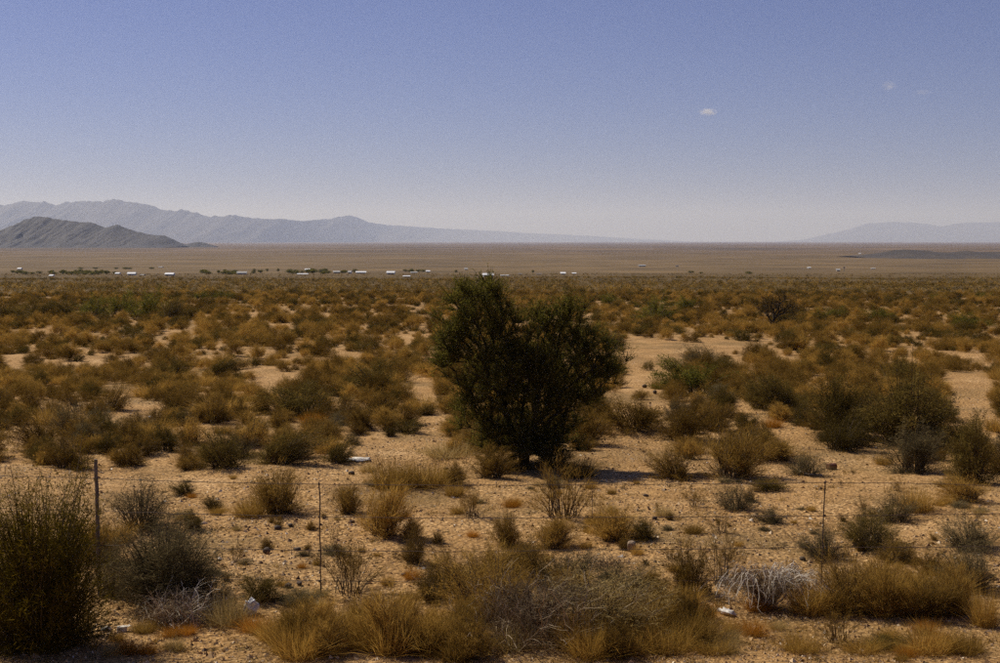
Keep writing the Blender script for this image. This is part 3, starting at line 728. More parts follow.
big_bush('tangled_brush', 604, 645, 150, 76, 'wide grey-gold tangle of fine dry brush right of the dead tangle', 'straw', 51, n_stem=170, n_twig=9000, tl=.075, tw=.0030, upright=.15, fuzz=.8, t0=.1, crooked=.12)
big_bush('tangled_brush', 492, 628, 120, 70, 'golden-brown fine brush rising left of the dead tangle', 'gold', 52, n_stem=170, n_twig=12000, tl=.085, tw=.0036, upright=.3, fuzz=.5, t0=.1, crooked=.08)
H = [
 # before the fence, left to right
 ('gold', 112, 545, 38, 26, 'golden grass at the foot of the wooden fence post'),
 ('grey', 112, 598, 54, 64, 'grey bush between the tall yellow-green bush and the broad dark grey bush'),
 ('brown', 100, 566, 48, 50, 'brown brush hiding the foot of the wooden fence post'),
 ('straw', 228, 628, 40, 44, 'pale straw grass between the dead brush pile and the white bag'),
 ('orange', 172, 638, 18, 16, 'left of two small ochre tufts in front of the dead brush pile'),
 ('orange', 187, 636, 18, 14, 'right of two small ochre tufts in front of the dead brush pile'),
 ('olive', 262, 604, 44, 34, 'small dark bush just behind the white plastic bag'),
 ('grey', 300, 606, 60, 12, 'flat grey mat of twigs at the foot of the left fence stay'),
 ('gold', 274, 642, 34, 32, 'golden grass clump nearest the white plastic bag'),
 ('gold', 301, 641, 34, 30, 'second golden grass clump right of the white bag'),
 ('gold', 330, 646, 44, 42, 'tall golden grass below the left fence stay'),
 ('gold', 362, 650, 48, 48, 'dense golden grass third right of the left fence stay'),
 ('goldshrub', 392, 656, 66, 62, 'thick golden bush in the bottom grass left of the dead tangle'),
 ('gold', 428, 656, 52, 50, 'golden grass clump touching the left side of the dead tangle'),
 ('brown', 438, 606, 66, 34, 'thin grey-gold brush behind the dead tangle on the left'),
 ('goldshrub', 494, 606, 66, 62, 'round golden dome-shaped bush behind the dead tangle'),
 ('straw', 508, 652, 42, 36, 'pale straw clump in front of the dead tangle'),
 ('gold', 590, 656, 48, 34, 'golden grass under the curved bare branch, left side'),
 ('gold', 626, 656, 60, 34, 'golden grass under the curved bare branch, right side'),
 ('gold', 668, 655, 52, 38, 'golden grass at the bottom right of the curved bare branch'),
 ('grey', 612, 606, 84, 40, 'wide low grey twiggy brush right of the dead tangle'),
 ('grey', 566, 596, 66, 46, 'grey twiggy brush rising behind the dead tangle'),
 ('brown', 660, 622, 60, 34, 'sparse brown brush below the pale stone'),
 ('gold', 683, 606, 36, 26, 'golden grass left of the bleached dead bush'),
 ('brown', 690, 596, 48, 52, 'upright dark bush left of the bleached dead bush'),
 ('open', 722, 588, 44, 56, 'thin upright bush directly behind the left of the bleached dead bush'),
 ('orange', 704, 619, 24, 18, 'bright orange tuft left of the flattened white litter'),
 ('orange', 757, 612, 26, 18, 'orange tuft at the foot of the bleached dead bush'),
 ('orange', 752, 637, 26, 24, 'orange tuft on the bare bottom strip below the bleached dead bush'),
 ('gold', 812, 616, 46, 42, 'wispy golden grass touching the right of the bleached dead bush'),
 ('goldshrub', 848, 618, 62, 58, 'tall golden bush second right of the bleached dead bush'),
 ('goldshrub', 889, 619, 56, 50, 'golden bush in the middle of the right foreground row'),
 ('goldshrub', 924, 620, 54, 42, 'golden bush next to the crumpled tin'),
 ('gold', 984, 628, 26, 52, 'tall golden grass at the right edge below the grey bushes'),
 ('open', 838, 646, 46, 32, 'bare-stemmed sapling with dark forked stems on the bottom strip'),
 ('gold', 930, 656, 44, 34, 'golden grass at the bottom right, left of its pair'),
 ('gold', 966, 656, 38, 28, 'golden grass at the bottom right corner, right of its pair'),
 ('gold', 800, 654, 40, 24, 'low golden grass at the bottom edge left of the sapling'),
 ('gold', 862, 655, 38, 20, 'low golden grass at the bottom edge right of the sapling'),
 ('olive', 890, 652, 50, 12, 'flat dark mat on the bottom strip beneath the golden row'),
 ('gold', 712, 655, 40, 20, 'low golden grass at the bottom edge below the orange tuft'),
 ('gold', 640, 628, 36, 22, 'short golden grass just above the curved bare branch'),
 # the fence line and the gravel flat
 ('open', 563, 522, 70, 58, 'tall spindly open bush in front of the tree at the top wire'),
 ('goldshrub', 614, 543, 56, 34, 'golden bush left of the pale stone'),
 ('olive', 646, 541, 34, 22, 'dark little bush behind the pale stone'),
 ('goldshrub', 552, 551, 46, 34, 'golden bush in front of the spindly open bush'),
 ('goldshrub', 507, 549, 34, 36, 'compact ochre tussock alone on the gravel left of the spindly bush'),
 ('grey', 735, 511, 42, 28, 'grey bush on the gravel right of centre just below the top wire'),
 ('open', 694, 508, 24, 18, 'tiny thin bush on the gravel left of the grey bush'),
 ('open', 722, 534, 24, 20, 'tiny dark bush on the gravel between second and third wires'),
 ('grey', 770, 524, 40, 14, 'low dark bush left of the right fence stay'),
 ('grey', 822, 562, 54, 34, 'grey thin bush at the foot of the right fence stay'),
 ('grey', 893, 524, 52, 32, 'grey bush above the windswept bush'),
 ('gold', 916, 513, 34, 32, 'yellow grass beside the grey bush above the windswept bush'),
 ('goldshrub', 966, 504, 50, 26, 'golden bush below the thicket at the right edge'),
 ('grey', 968, 552, 66, 38, 'upper of two grey bushes at the right edge below the second wire'),
 ('grey', 972, 596, 68, 48, 'lower of two grey bushes at the right edge'),
 ('brown', 898, 566, 46, 22, 'thin brown brush just below the windswept bush'),
 ('brown', 930, 578, 40, 24, 'thin brown brush between windswept bush and right-edge bushes'),
 ('goldshrub', 280, 516, 58, 46, 'golden bush with dark core left of the left fence stay'),
 ('gold', 250, 518, 32, 28, 'golden grass leaning on the dark-cored golden bush'),
 ('goldshrub', 348, 515, 32, 32, 'small golden bush just right of the left fence stay'),
 ('goldshrub', 384, 539, 54, 54, 'largest golden bush on the gravel right of the left fence stay'),
 ('brown', 413, 565, 34, 34, 'small dark tussock right of and below the largest golden bush'),
 ('goldshrub', 410, 540, 26, 20, 'small golden cap behind the dark tussock'),
 ('open', 350, 600, 72, 56, 'golden-topped bush with pale bare stems at the left stay'),
 ('grey', 335, 556, 36, 12, 'grey mat behind the bush at the left stay'),
 ('open', 472, 519, 32, 30, 'small dark forked bush on gravel left of the ochre tussock'),
 ('gold', 455, 497, 20, 18, 'little golden tuft above the dark forked bush'),
 ('olive', 196, 531, 26, 20, 'small dark bush right of the thin grey bush'),
 ('olive', 214, 511, 22, 16, 'tiny dark bush at the edge of the left gravel flat'),
 ('olive', 185, 496, 32, 14, 'low dark bush below the top wire on the left'),
 ('open', 236, 560, 20, 16, 'tiny twiggy bush beside the broad dark grey bush'),
 # behind the fence
 ('gold', 393, 490, 42, 40, 'thin golden grass standing below the white scrap, left of a pair'),
 ('gold', 428, 488, 42, 32, 'thin golden grass right of its taller neighbour near the top wire'),
 ('brown', 456, 486, 32, 22, 'short brown bush left of the tree, near the top wire'),
 ('straw', 450, 459, 50, 24, 'pale grey rounded tuft left of the tree trunk'),
 ('olive', 508, 472, 52, 34, 'dark bush hugging the tree trunk on the left'),
 ('olive', 552, 470, 50, 32, 'dark bush hugging the tree trunk on the right'),
 ('brown', 491, 479, 46, 32, 'brown bush in front of the tree trunk, left side'),
 ('gold', 578, 478, 36, 26, 'wispy grass in front of the tree trunk, right side'),
 ('brown', 676, 480, 52, 32, 'brown bush at the end of the tree shadow'),
 ('olive', 276, 465, 62, 44, 'dark bush behind the dark-cored golden bush on the left'),
 ('olive', 226, 469, 64, 46, 'broad dark bush left of the path below the white scrap'),
 ('olive', 336, 464, 42, 24, 'low dark bush next to the white scrap'),
 ('grey', 353, 445, 22, 16, 'small grey tuft above the white scrap'),
 ('olive', 391, 437, 16, 12, 'tiny dark bush above and right of the white scrap'),
 ('olive', 409, 434, 34, 16, 'low dark mat right of the tiny bush'),
 ('grey', 330, 432, 24, 16, 'small grey tuft under the large left mound'),
 ('orange', 313, 424, 22, 18, 'bright ochre tuft at the foot of the large left mound'),
 ('olive', 298, 418, 76, 42, 'largest dark mound of brush left of the tree'),
 ('brown', 346, 420, 38, 30, 'brown bush second in the mound row left of the tree'),
 ('brown', 383, 421, 48, 32, 'brown bush third in the mound row left of the tree'),
 ('olive', 376, 394, 78, 32, 'wide dark bush behind the mound row'),
 ('gold', 421, 414, 28, 28, 'golden bush between the mound row and the tree'),
 ('olive', 423, 416, 24, 14, 'dark low bush under the golden bush left of the tree'),
 ('brown', 70, 470, 56, 40, 'brown bush left of the wooden fence post'),
 ('brown', 42, 450, 56, 46, 'tall brown bush at left edge above the yellow-green bush'),
 ('gold', 52, 425, 40, 26, 'golden bush at the left behind the tall brown bush'),
 ('olive', 106, 455, 34, 28, 'dark bush behind the wooden fence post'),
 ('brown', 128, 467, 42, 28, 'rounded brown bush right of the wooden fence post top'),
 ('olive', 166, 452, 46, 34, 'dark bush in mid left above the rounded brown bush'),
 ('brown', 190, 470, 34, 20, 'low brown bush beside the broad dark bush'),
 ('olive', 172, 381, 34, 28, 'dark round bush on the far left plain'),
 ('olive', 218, 378, 40, 24, 'dark bush right of the dark round bush on the left plain'),
 ('gold', 226, 417, 48, 28, 'golden clump in the mid left below the dark pair'),
 ('brown', 110, 412, 38, 32, 'brown bush at the left bare patch'),
 ('gold', 149, 397, 32, 20, 'golden clump above the left bare patch'),
 ('brown', 634, 431, 80, 38, 'broad brown bush right of the tree'),
 ('brown', 682, 443, 56, 50, 'dense dark-footed bush second right of the tree'),
 ('open', 612, 438, 16, 14, 'left of two tiny tufts below the broad brown bush'),
 ('open', 628, 436, 18, 12, 'right of two tiny tufts below the broad brown bush'),
 ('green', 690, 394, 84, 42, 'dark green bush right of the trail'),
 ('grey', 704, 368, 56, 28, 'grey twiggy bush behind the dark green bush'),
 ('goldshrub', 733, 480, 76, 48, 'large golden-brown bush above the top wire right of centre'),
 ('brown', 745, 452, 52, 36, 'brown bush behind the large golden-brown bush'),
 ('gold', 661, 390, 20, 20, 'golden tuft beside the trail'),
 ('olive', 786, 414, 52, 48, 'dark bush at the head of the sandy wash'),
 ('olive', 762, 410, 34, 36, 'dark bush left of the head of the sandy wash'),
 ('gold', 799, 418, 30, 18, 'low golden clump right of the head of the sandy wash'),
 ('brown', 776, 462, 62, 34, 'grey-brown bush left bank of the sandy wash'),
 ('grey', 805, 476, 50, 24, 'low grey bush at the left bank above the right stay'),
 ('orange', 773, 428, 18, 16, 'ochre tuft on the left bank of the sandy wash'),
 ('olive', 770, 492, 40, 12, 'low dark mat below the grey-brown bush'),
 # larger bushes out on the plain
 ('green', 656, 323, 44, 27, 'large dark green bush on the plain right of the tree'),
 ('green', 688, 312, 26, 16, 'smaller green bush beyond the large plain bush'),
 ('green', 614, 305, 24, 12, 'green bush behind the tree crown on the right'),
 ('green', 826, 321, 32, 14, 'pale green bush on the right plain, left of three'),
 ('green', 881, 321, 32, 14, 'pale green bush on the right plain, middle of three'),
 ('green', 974, 329, 40, 16, 'pale green bush on the right plain, right of three'),
 ('olive', 790, 328, 30, 16, 'dark bush beside the small spindly tree'),
 ('green', 936, 301, 18, 8, 'far green bush beside the white marker'),
 ('green', 985, 301, 18, 9, 'far green bush at the right edge'),
 ('olive', 825, 298, 14, 8, 'far dark bush, first of the row on the right plain'),
 ('olive', 846, 298, 14, 8, 'far dark bush, second of the row on the right plain'),
 ('olive', 858, 295, 10, 6, 'far dark bush, third of the row on the right plain'),
 ('olive', 870, 295, 10, 6, 'far dark bush, last of the row on the right plain'),
 ('olive', 785, 296, 18, 8, 'far dark bush left of the row on the right plain'),
 # the thicket at the far left
 ('olive', 12, 321, 36, 20, 'thicket bush at the left edge'),
 ('olive', 38, 319, 34, 22, 'second bush of the far left thicket'),
 ('olive', 66, 318, 38, 20, 'third bush of the far left thicket'),
 ('green', 92, 318, 34, 24, 'fourth bush of the far left thicket'),
 ('green', 118, 319, 34, 28, 'fifth bush of the far left thicket'),
 ('green', 143, 320, 40, 32, 'tallest bush of the far left thicket'),
 ('olive', 168, 322, 34, 24, 'bush right of the tallest in the far left thicket'),
 ('olive', 192, 320, 34, 16, 'rightmost bush of the far left thicket'),
 ('olive', 180, 302, 28, 10, 'low bush behind the far left thicket'),
 ('green', 222, 301, 32, 10, 'low dark bush row behind and right of the far left thicket'),
 ('green', 199, 301, 18, 10, 'small dark bush between the thicket and the low dark row'),
]
for k_, x_, y_, w_, h_, l_ in H:
    plant(k_, x_, y_, w_ * 1.12, h_ * (1.0 if y_ > 475 or y_ < 340 else .84), l_)

rb = np.random.default_rng(61)
for x0, x1, y0, y1, n_, kinds, lab, grp in [
        (268, 470, 632, 664, 26, ['gold', 'gold', 'goldshrub'], 'in the thick strip along the bottom, left of the dead tangle', 'in the bottom strip, left'),
        (575, 700, 634, 664, 18, ['gold', 'gold', 'goldshrub', 'brown'], 'in the thick strip along the bottom, right of the dead tangle', 'in the bottom strip, middle'),
        (455, 650, 580, 612, 12, ['brown', 'goldshrub', 'grey'], 'crowding behind the dead tangle', 'behind the dead tangle'),
        (815, 960, 596, 622, 12, ['gold', 'goldshrub', 'gold'], 'filling the row right of the bleached dead bush', 'in the right row'),
        (690, 1000, 628, 662, 14, ['gold', 'orange', 'straw'], 'short on the bare bottom strip at the right', 'on the bottom strip, right'),
        (110, 260, 632, 658, 8, ['gold', 'orange', 'straw'], 'short on the bare bottom strip at the left', 'on the bottom strip, left')]:
    for i in range(n_):
        small = 'short' in lab
        w_ = rb.uniform(14, 28) if small else rb.uniform(34, 58)
        k_ = kinds[rb.integers(len(kinds))]
        look = {'gold': 'golden grass', 'goldshrub': 'golden twiggy bush', 'brown': 'brown bush', 'grey': 'grey twiggy bush', 'orange': 'ochre tuft', 'straw': 'pale straw tuft'}[k_]
        plant(k_, rb.uniform(x0, x1), rb.uniform(y0, y1), w_, w_ * rb.uniform(.6, .95), look + ' ' + lab, look + ' ' + grp)

rf = np.random.default_rng(62)
for i in range(150):
    x_, y_ = rf.uniform(175, 995), rf.uniform(472, 606)
    if rf.random() < .35 and 860 < x_ < 940: continue
    k_ = rf.choice(['gold', 'open', 'grey', 'brown', 'straw', 'orange'], p=[.30, .16, .22, .18, .10, .04])
    w_ = 7 + 13 * rf.random() ** 1.6
    side = 'left of the left fence stay' if x_ < 319 else ('between the two fence stays' if x_ < 825 else 'right of the right fence stay')
    look = {'gold': 'little golden tuft', 'open': 'little bare seedling', 'grey': 'little grey mat of twigs', 'brown': 'little brown tuft', 'straw': 'little pale straw tuft', 'orange': 'little ochre tuft'}[k_]
    plant(k_, x_, y_, w_ * (1.5 if k_ == 'grey' else 1), w_ * (.4 if k_ == 'grey' else .75), '%s on the open gravel %s' % (look, side), '%s, %s' % (look, side))

# small spindly tree on the right plain, and the bare-twigged one
build_tree('small_tree', (772, 328), [(765, 308, 13, 11), (780, 304, 12, 10), (772, 314, 15, 9), (788, 312, 9, 8)],
           'small spindly dark-trunked tree on the right plain', 31, 110, 1500, 'olive', hscale=2.4, r_trunk=.10, leaf=(.10, .022))

# ------------------------------------------------------------------ dead brush
def dead(name, px, py, w, h, label, seed, specs):
    p = ground_at(px, py); s = p[1] / F / CP
    wm, hm = w * s, h * s * .95
    x = p[0] * (1 + .28 * wm / p[1]); y = p[1] + .28 * wm
    root = empty(name, (x, y, float(gz(x, y))))
    root.scale = (wm, wm * .85, hm)
    rng = np.random.default_rng(seed)
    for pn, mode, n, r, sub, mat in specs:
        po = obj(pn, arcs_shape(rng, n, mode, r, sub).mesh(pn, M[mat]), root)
        if pn not in ('bare_branches', 'pale_branches'): po.scale = (.86, .86, .84)
    PLANTS.append((x, y, wm * .5))
    return tag(root, label, 'dead brush')
dead('dead_bush', 767, 617, 116, 54, 'bleached white dead bush with drooping bare branches on the right', 41,
     [('bare_branches', 'dome', 70, .0052, 6, 'bleached'), ('inner_twigs', 'dome', 260, .0032, 6, 'deaddark')])
dead('brush_pile', 176, 630, 88, 46, 'pale curled dead brush pile in front of the grey bush at lower left', 42,
     [('bare_branches', 'tangle', 46, .0062, 2, 'bleached'), ('inner_twigs', 'tangle', 260, .0045, 3, 'dead'), ('dark_twigs', 'tangle', 160, .004, 3, 'deaddark')])
dead('dead_tangle', 540, 655, 165, 88, 'large grey dead tangle of twigs at bottom centre', 43,
     [('bare_branches', 'tangle', 90, .0030, 4, 'dead'), ('inner_twigs', 'tangle', 330, .0021, 5, 'deaddark'), ('dark_twigs', 'dome', 120, .0022, 5, 'stem')])
dead('twig_heap', 440, 592, 60, 20, 'small heap of pale grey twigs left of the dead tangle', 44,
     [('bare_branches', 'tangle', 50, .0055, 4, 'dead'), ('inner_twigs', 'tangle', 120, .004, 3, 'deaddark')])
dead('twig_heap', 604, 572, 80, 20, 'scatter of grey twigs left of and below the pale stone', 45,
     [('inner_twigs', 'tangle', 150, .0042, 3, 'deaddark')])

def stick(name, pts, lift, r, mat, label):
    """a bare branch lying on what grows beneath it"""
    q = [ground_at(x, y) for x, y in pts]
    d0 = float(np.mean([p[1] for p in q[-3:]]))
    P = []
    for (x, y), l in zip(pts, lift):
        d = ray(x, y); t = d0 / d[1]
        X = d * t + [0, 0, CZ]
        g = float(gz(X[0], X[1]))
        P.append([X[0], X[1], max(X[2], g + r)])
    P = np.array(P)
    t = np.linspace(0, len(P) - 1, len(P) * 4)
    Q = np.stack([np.interp(t, np.arange(len(P)), P[:, k]) for k in range(3)], -1)
    for _ in range(3): Q[1:-1] = (Q[:-2] + 2 * Q[1:-1] + Q[2:]) / 4
    o = Q[-1].copy(); Q = Q - o
    mb = MB(); V, Fc = polytube(Q, r * np.linspace(.55, 1.1, len(Q)), 6); mb.add(V, Fc)
    return Q, o, tag(obj(name, mb.mesh(name, M[mat], True)), label, 'branch')
Q, o_, b_ = stick('curved_branch', [(581, 612), (582, 620), (587, 629), (596, 637), (606, 642), (618, 644.5), (630, 641), (640, 635)], [0] * 8, .009, 'bleached',
                  'curved bleached bare branch hooked over the golden grass at bottom centre')
b_.location = o_
Q, o_, b_ = stick('fallen_branch', [(800, 471), (806, 474), (813, 476), (822, 478)], [0] * 4, .018, 'bleached', 'short pale fallen branch at the edge of the sandy wash')
b_.location = o_
Q, o_, b_ = stick('fallen_branch', [(476, 576), (468, 571), (456, 573), (444, 578)], [0] * 4, .007, 'dead', 'thin grey fallen branch on the gravel left of the golden dome bush')
b_.location = o_

# ------------------------------------------------------------------ litter and single stones
def ico(sub=2):
    import bmesh
    bm = bmesh.new(); bmesh.ops.create_icosphere(bm, subdivisions=sub, radius=1.0)
    V = np.array([v.co[:] for v in bm.verts]); Fc = np.array([[v.index for v in f.verts] for f in bm.faces]); bm.free()
    return V, Fc
IV2, IF2 = ico(2); IV3, IF3 = ico(3)
def lump(name, px, py, size, mat, label, cat, seed, amp=.25, freq=1.3, hi=False, flat=0, sharp=False, group=None):
    V, Fc = (IV3, IF3) if hi else (IV2, IF2)
    n = np.array([mnoise.fractal(Vector(v * freq) + Vector((seed * 7.3, seed, 0)), 1.0, 2.0, 4) for v in V])
    V = V * (1 + amp * n)[:, None]
    if sharp:
        V = np.sign(V) * np.minimum(np.abs(V), .72)
    p = ground_at(px, py); s = p[1] / F
    V = V * np.array(size) * s / 2
    V[:, 2] -= V[:, 2].min() + 0.12 * (V[:, 2].max() - V[:, 2].min()) * (0.6 if not flat else .2)
    o = obj(name, mk_mesh(name, V, Fc, M[mat], smooth=not sharp)); o.location = tuple(p + [0, size[1] * s * .5, 0]); o.rotation_euler = (0, 0, seed)
    o.location.z = float(gz(o.location.x, o.location.y))
    return tag(o, label, cat, group)
lump('plastic_bag', 250, 616, (14, 11, 14), 'white', 'crumpled white plastic bag caught on the ground before the left fence stay', 'bag', 1.1, .75, 1.9, True)
lump('plastic_wrap', 727, 616, (20, 10, 5), 'white', 'flattened white plastic litter at the foot of the bleached dead bush', 'litter', 2.3, .7, 2.2, True, 1)
lump('crumpled_tin', 950, 607, (13, 9, 8), 'tin', 'crumpled shiny tin beside the golden bush at far right', 'can', 3.2, .6, 2.4, True, 1)
lump('paper_scrap', 105, 632, (11, 8, 4), 'paper', 'small flat white scrap left of the white carton', 'litter', 4.1, .6, 2.2, True, 1)
lump('paper_scrap', 358, 462, (24, 24, 2.2), 'paper', 'white crumpled scrap lying on bare ground left of the tree', 'litter', 5.4, .6, 2.2, True, 1)
lump('plastic_wrap', 22, 624, (14, 9, 4), 'white', 'thin white scrap under the tall yellow-green bush', 'litter', 6.2, .7, 2.3, True, 1)
lump('pale_stone', 632, 552, (13, 11, 15), 'rock', 'upright pale stone standing on the gravel right of centre', 'stone', 7.7, .25, 1.1, sharp=True)
lump('dark_stone', 351, 475, (8, 6, 5), 'darkrock', 'square dark stone below the white crumpled scrap', 'stone', 8.8, .25, 1.2, sharp=True)
lump('dark_stone', 266, 554, (8, 7, 7), 'darkrock', 'round dark stone on the gravel left of the left fence stay', 'stone', 9.9, .2, 1.2)
lump('dark_stone', 645, 388, (6, 5, 4), 'darkrock', 'dark stone lying in the trail right of the tree', 'stone', 10.3, .2, 1.2)
lump('dark_stone', 655, 394, (5, 4, 4), 'darkrock', 'small dark stone in the trail nearer the golden tuft', 'stone', 11.3, .2, 1.2)
lump('pale_stone', 929, 301, (4, 4, 5), 'palerock', 'white marker stone far out on the right plain', 'stone', 12.3, .2, 1.1, sharp=True)
lump('pale_stone', 150, 419, (5, 4, 3), 'palerock', 'small pale stone on the left bare patch', 'stone', 13.3, .2, 1.1)
lump('pale_stone', 709, 430, (6, 5, 4), 'palerock', 'small pale stone beside the dense dark-footed bush', 'stone', 14.3, .2, 1.1)
for i, (x_, y_, w_) in enumerate([(277, 530, 9), (290, 527, 7), (297, 551, 8), (288, 588, 9), (299, 586, 8), (404, 576, 6), (655, 520, 7), (803, 561, 8), (446, 470, 6), (352, 523, 6), (512, 505, 6), (646, 497, 6)]):
    lump('dark_stone', x_, y_, (w_, w_ * .7, w_ * .5), 'darkrock', 'one of the small dark clods scattered on the bare gravel', 'stone', 20.1 + i, .35, 1.5, group='dark clods on the gravel')

def carton():
    p = ground_at(120, 633); s = p[1] / F
    root = empty('carton', (p[0], p[1] + .05, p[2]), .35); tag(root, 'small white carton lying at the lower left beside the yellow-green bush', 'carton')
    mb = MB(); V, Fc = box((0, 0, .02), (.085, .06, .05)); V[4:] += [.006, .004, 0]; mb.add(V, Fc); obj('box', mb.mesh('box', M['paper']), root)
    mb = MB(); V, Fc = box((.058, 0, .04), (.032, .056, .003)); V[:, 2] += (V[:, 0] - .05) * .5; mb.add(V, Fc); obj('flap', mb.mesh('flap', M['paper']), root)
carton()
def can():
    p = ground_at(832, 470); s = p[1] / F
    root = empty('rusty_can', (p[0], p[1] + .05, p[2] + .052), .5); tag(root, 'rusty red tin can lying at the edge of the sandy wash', 'can')
    n = 18; L = .16; r = .055
    V = []; prof = [(-L / 2, .6), (-L / 2, .93), (-L / 2 + .004, 1.04), (-L / 2 + .01, 1), (-.02, .98), (0, 1.0), (.02, .97), (L / 2 - .01, 1), (L / 2 - .004, 1.04), (L / 2, .93), (L / 2 - .01, .9), (L / 2 - .012, .0)]
    for x, q in prof:
        for j in range(n):
            a = 6.28318 * j / n; V.append([x, math.cos(a) * r * q * (1 - .08 * math.cos(a)), math.sin(a) * r * q])
    Fc = []
    for i in range(len(prof) - 1):
        for j in range(n): k = (j + 1) % n; Fc.append([i * n + j, i * n + k, (i + 1) * n + k, (i + 1) * n + j])
    mb = MB(); mb.add(V, Fc); obj('body', mb.mesh('body', M['rust'], True), root)
    mb = MB(); mb.add([[-L / 2, math.cos(6.28318 * j / n) * r * .6, math.sin(6.28318 * j / n) * r * .6] for j in range(n)], [[0, j + 1, j] for j in range(1, n - 1)]); obj('lid', mb.mesh('lid', M['rust']), root)
can()

# ------------------------------------------------------------------ the rest of the brush on the plain
BARE = [  # open patches (photo pixels): trail, wash, clearings
    [(622, 334), (672, 342), (700, 352), (672, 374), (670, 425), (690, 470), (590, 470), (600, 432), (616, 392), (622, 365)],
    [(735, 415), (800, 425), (822, 445), (880, 470), (930, 490), (990, 495), (990, 520), (800, 490), (770, 440)],
    [(252, 372), (300, 372), (312, 388), (280, 402), (255, 396)],
    [(96, 386), (150, 388), (155, 428), (100, 432)],
    [(940, 372), (992, 372), (992, 440), (948, 430)],
    [(690, 338), (760, 342), (768, 356), (700, 353)],
    [(395, 372), (440, 380), (455, 470), (330, 470), (330, 440), (420, 425)],
    [(160, 428), (215, 424), (215, 440), (165, 445)],
    [(8, 356), (28, 354), (28, 372), (8, 372)],
]
def in_poly(poly, x, y):
    ins = np.zeros(len(x), bool); n = len(poly)
    for i in range(n):
        (x0, y0), (x1, y1) = poly[i], poly[(i + 1) % n]
        c = ((y0 > y) != (y1 > y)) & (x < (x1 - x0) * (y - y0) / (y1 - y0 + 1e-9) + x0)
        ins ^= c
    return ins
W5 = _waves(8, 5, 14); W6 = _waves(8, 10, 40)
def scatter(rng, d0, d1, dens, half=27):
    A = math.radians(half) * (d1 ** 2 - d0 ** 2)
    n = int(A * dens)
    r = np.sqrt(rng.uniform(d0 ** 2, d1 ** 2, n)); a = np.radians(rng.uniform(-half, half, n))
    x, y = np.sin(a) * r, np.cos(a) * r
    z = gz(x, y)
    px, py = to_px(x, y, z)
    keep = np.ones(n, bool)
    for P in BARE: keep &= ~(in_poly(P, px, py) & (rng.random(n) < .98))
    keep &= (_wsum(W5, x, y) + rng.normal(0, .5, n)) > -1.35
    return x[keep], y[keep], px[keep], py[keep]

rs = np.random.default_rng(77)
PL = [tuple(p) for p in PLANTS]
def clear_of(x, y, r, lst):
    a = np.array(lst)
    return np.all((a[:, 0] - x) ** 2 + (a[:, 1] - y) ** 2 > (np.minimum(a[:, 2], 2) * .70 + r * .62) ** 2)
D_IND = 47.0
xs, ys, pxs, pys = scatter(rs, 23.5, D_IND, 3.4)
order = np.argsort(ys)
cnt = dict(shrub=0, grass=0); LIM = 240
spill = []
for i in order:
    x, y, px, py = xs[i], ys[i], pxs[i], pys[i]
    patch = _wsum(W6, x, y)
    u = rs.random()
    if u < .40 + .16 * patch: kind = 'gold' if rs.random() < .35 else 'goldshrub'
    else: kind = rs.choice(['brown', 'olive', 'grey', 'open'], p=[.54, .24, .16, .06])
    wm = {'gold': rs.uniform(.3, .7), 'goldshrub': rs.uniform(.4, .8)}.get(kind, rs.uniform(.35, .75) if rs.random() < .75 else rs.uniform(.75, 1.1))
    hm = wm * rs.uniform(.48, .68)
    if not clear_of(x, y, wm * .5, PL): continue
    PL.append((x, y, wm * .5))
    if px < -40 or px > 1040:
        continue
    c = CAT[kind]
    side = 'left of the tree' if px < 430 else ('right of the tree' if px > 620 else 'behind the tree')
    row = 'nearest rows of the open brush' if y < 31 else ('middle rows of the open brush' if y < 39 else 'farther rows of the open brush')
    look = {'gold': 'golden grass clump', 'goldshrub': 'golden-tipped bush', 'brown': 'brown rounded bush', 'olive': 'dark olive bush', 'grey': 'grey twiggy bush', 'open': 'thin open bush'}[kind]
    lab = '%s among the %s %s' % (look, row, side)
    if cnt[c] >= LIM:
        spill.append((x, y, kind, wm, hm)); continue
    cnt[c] += 1
    plant(kind, 0, 0, 0, 0, lab, group='%s, %s, %s' % (look + ('es' if look.endswith('sh') else 's'), row, side), pos=(x, y, wm, hm))
    # parts of far copies are too small to show: one mesh is enough
print('individual plants', cnt, 'spill', len(spill))

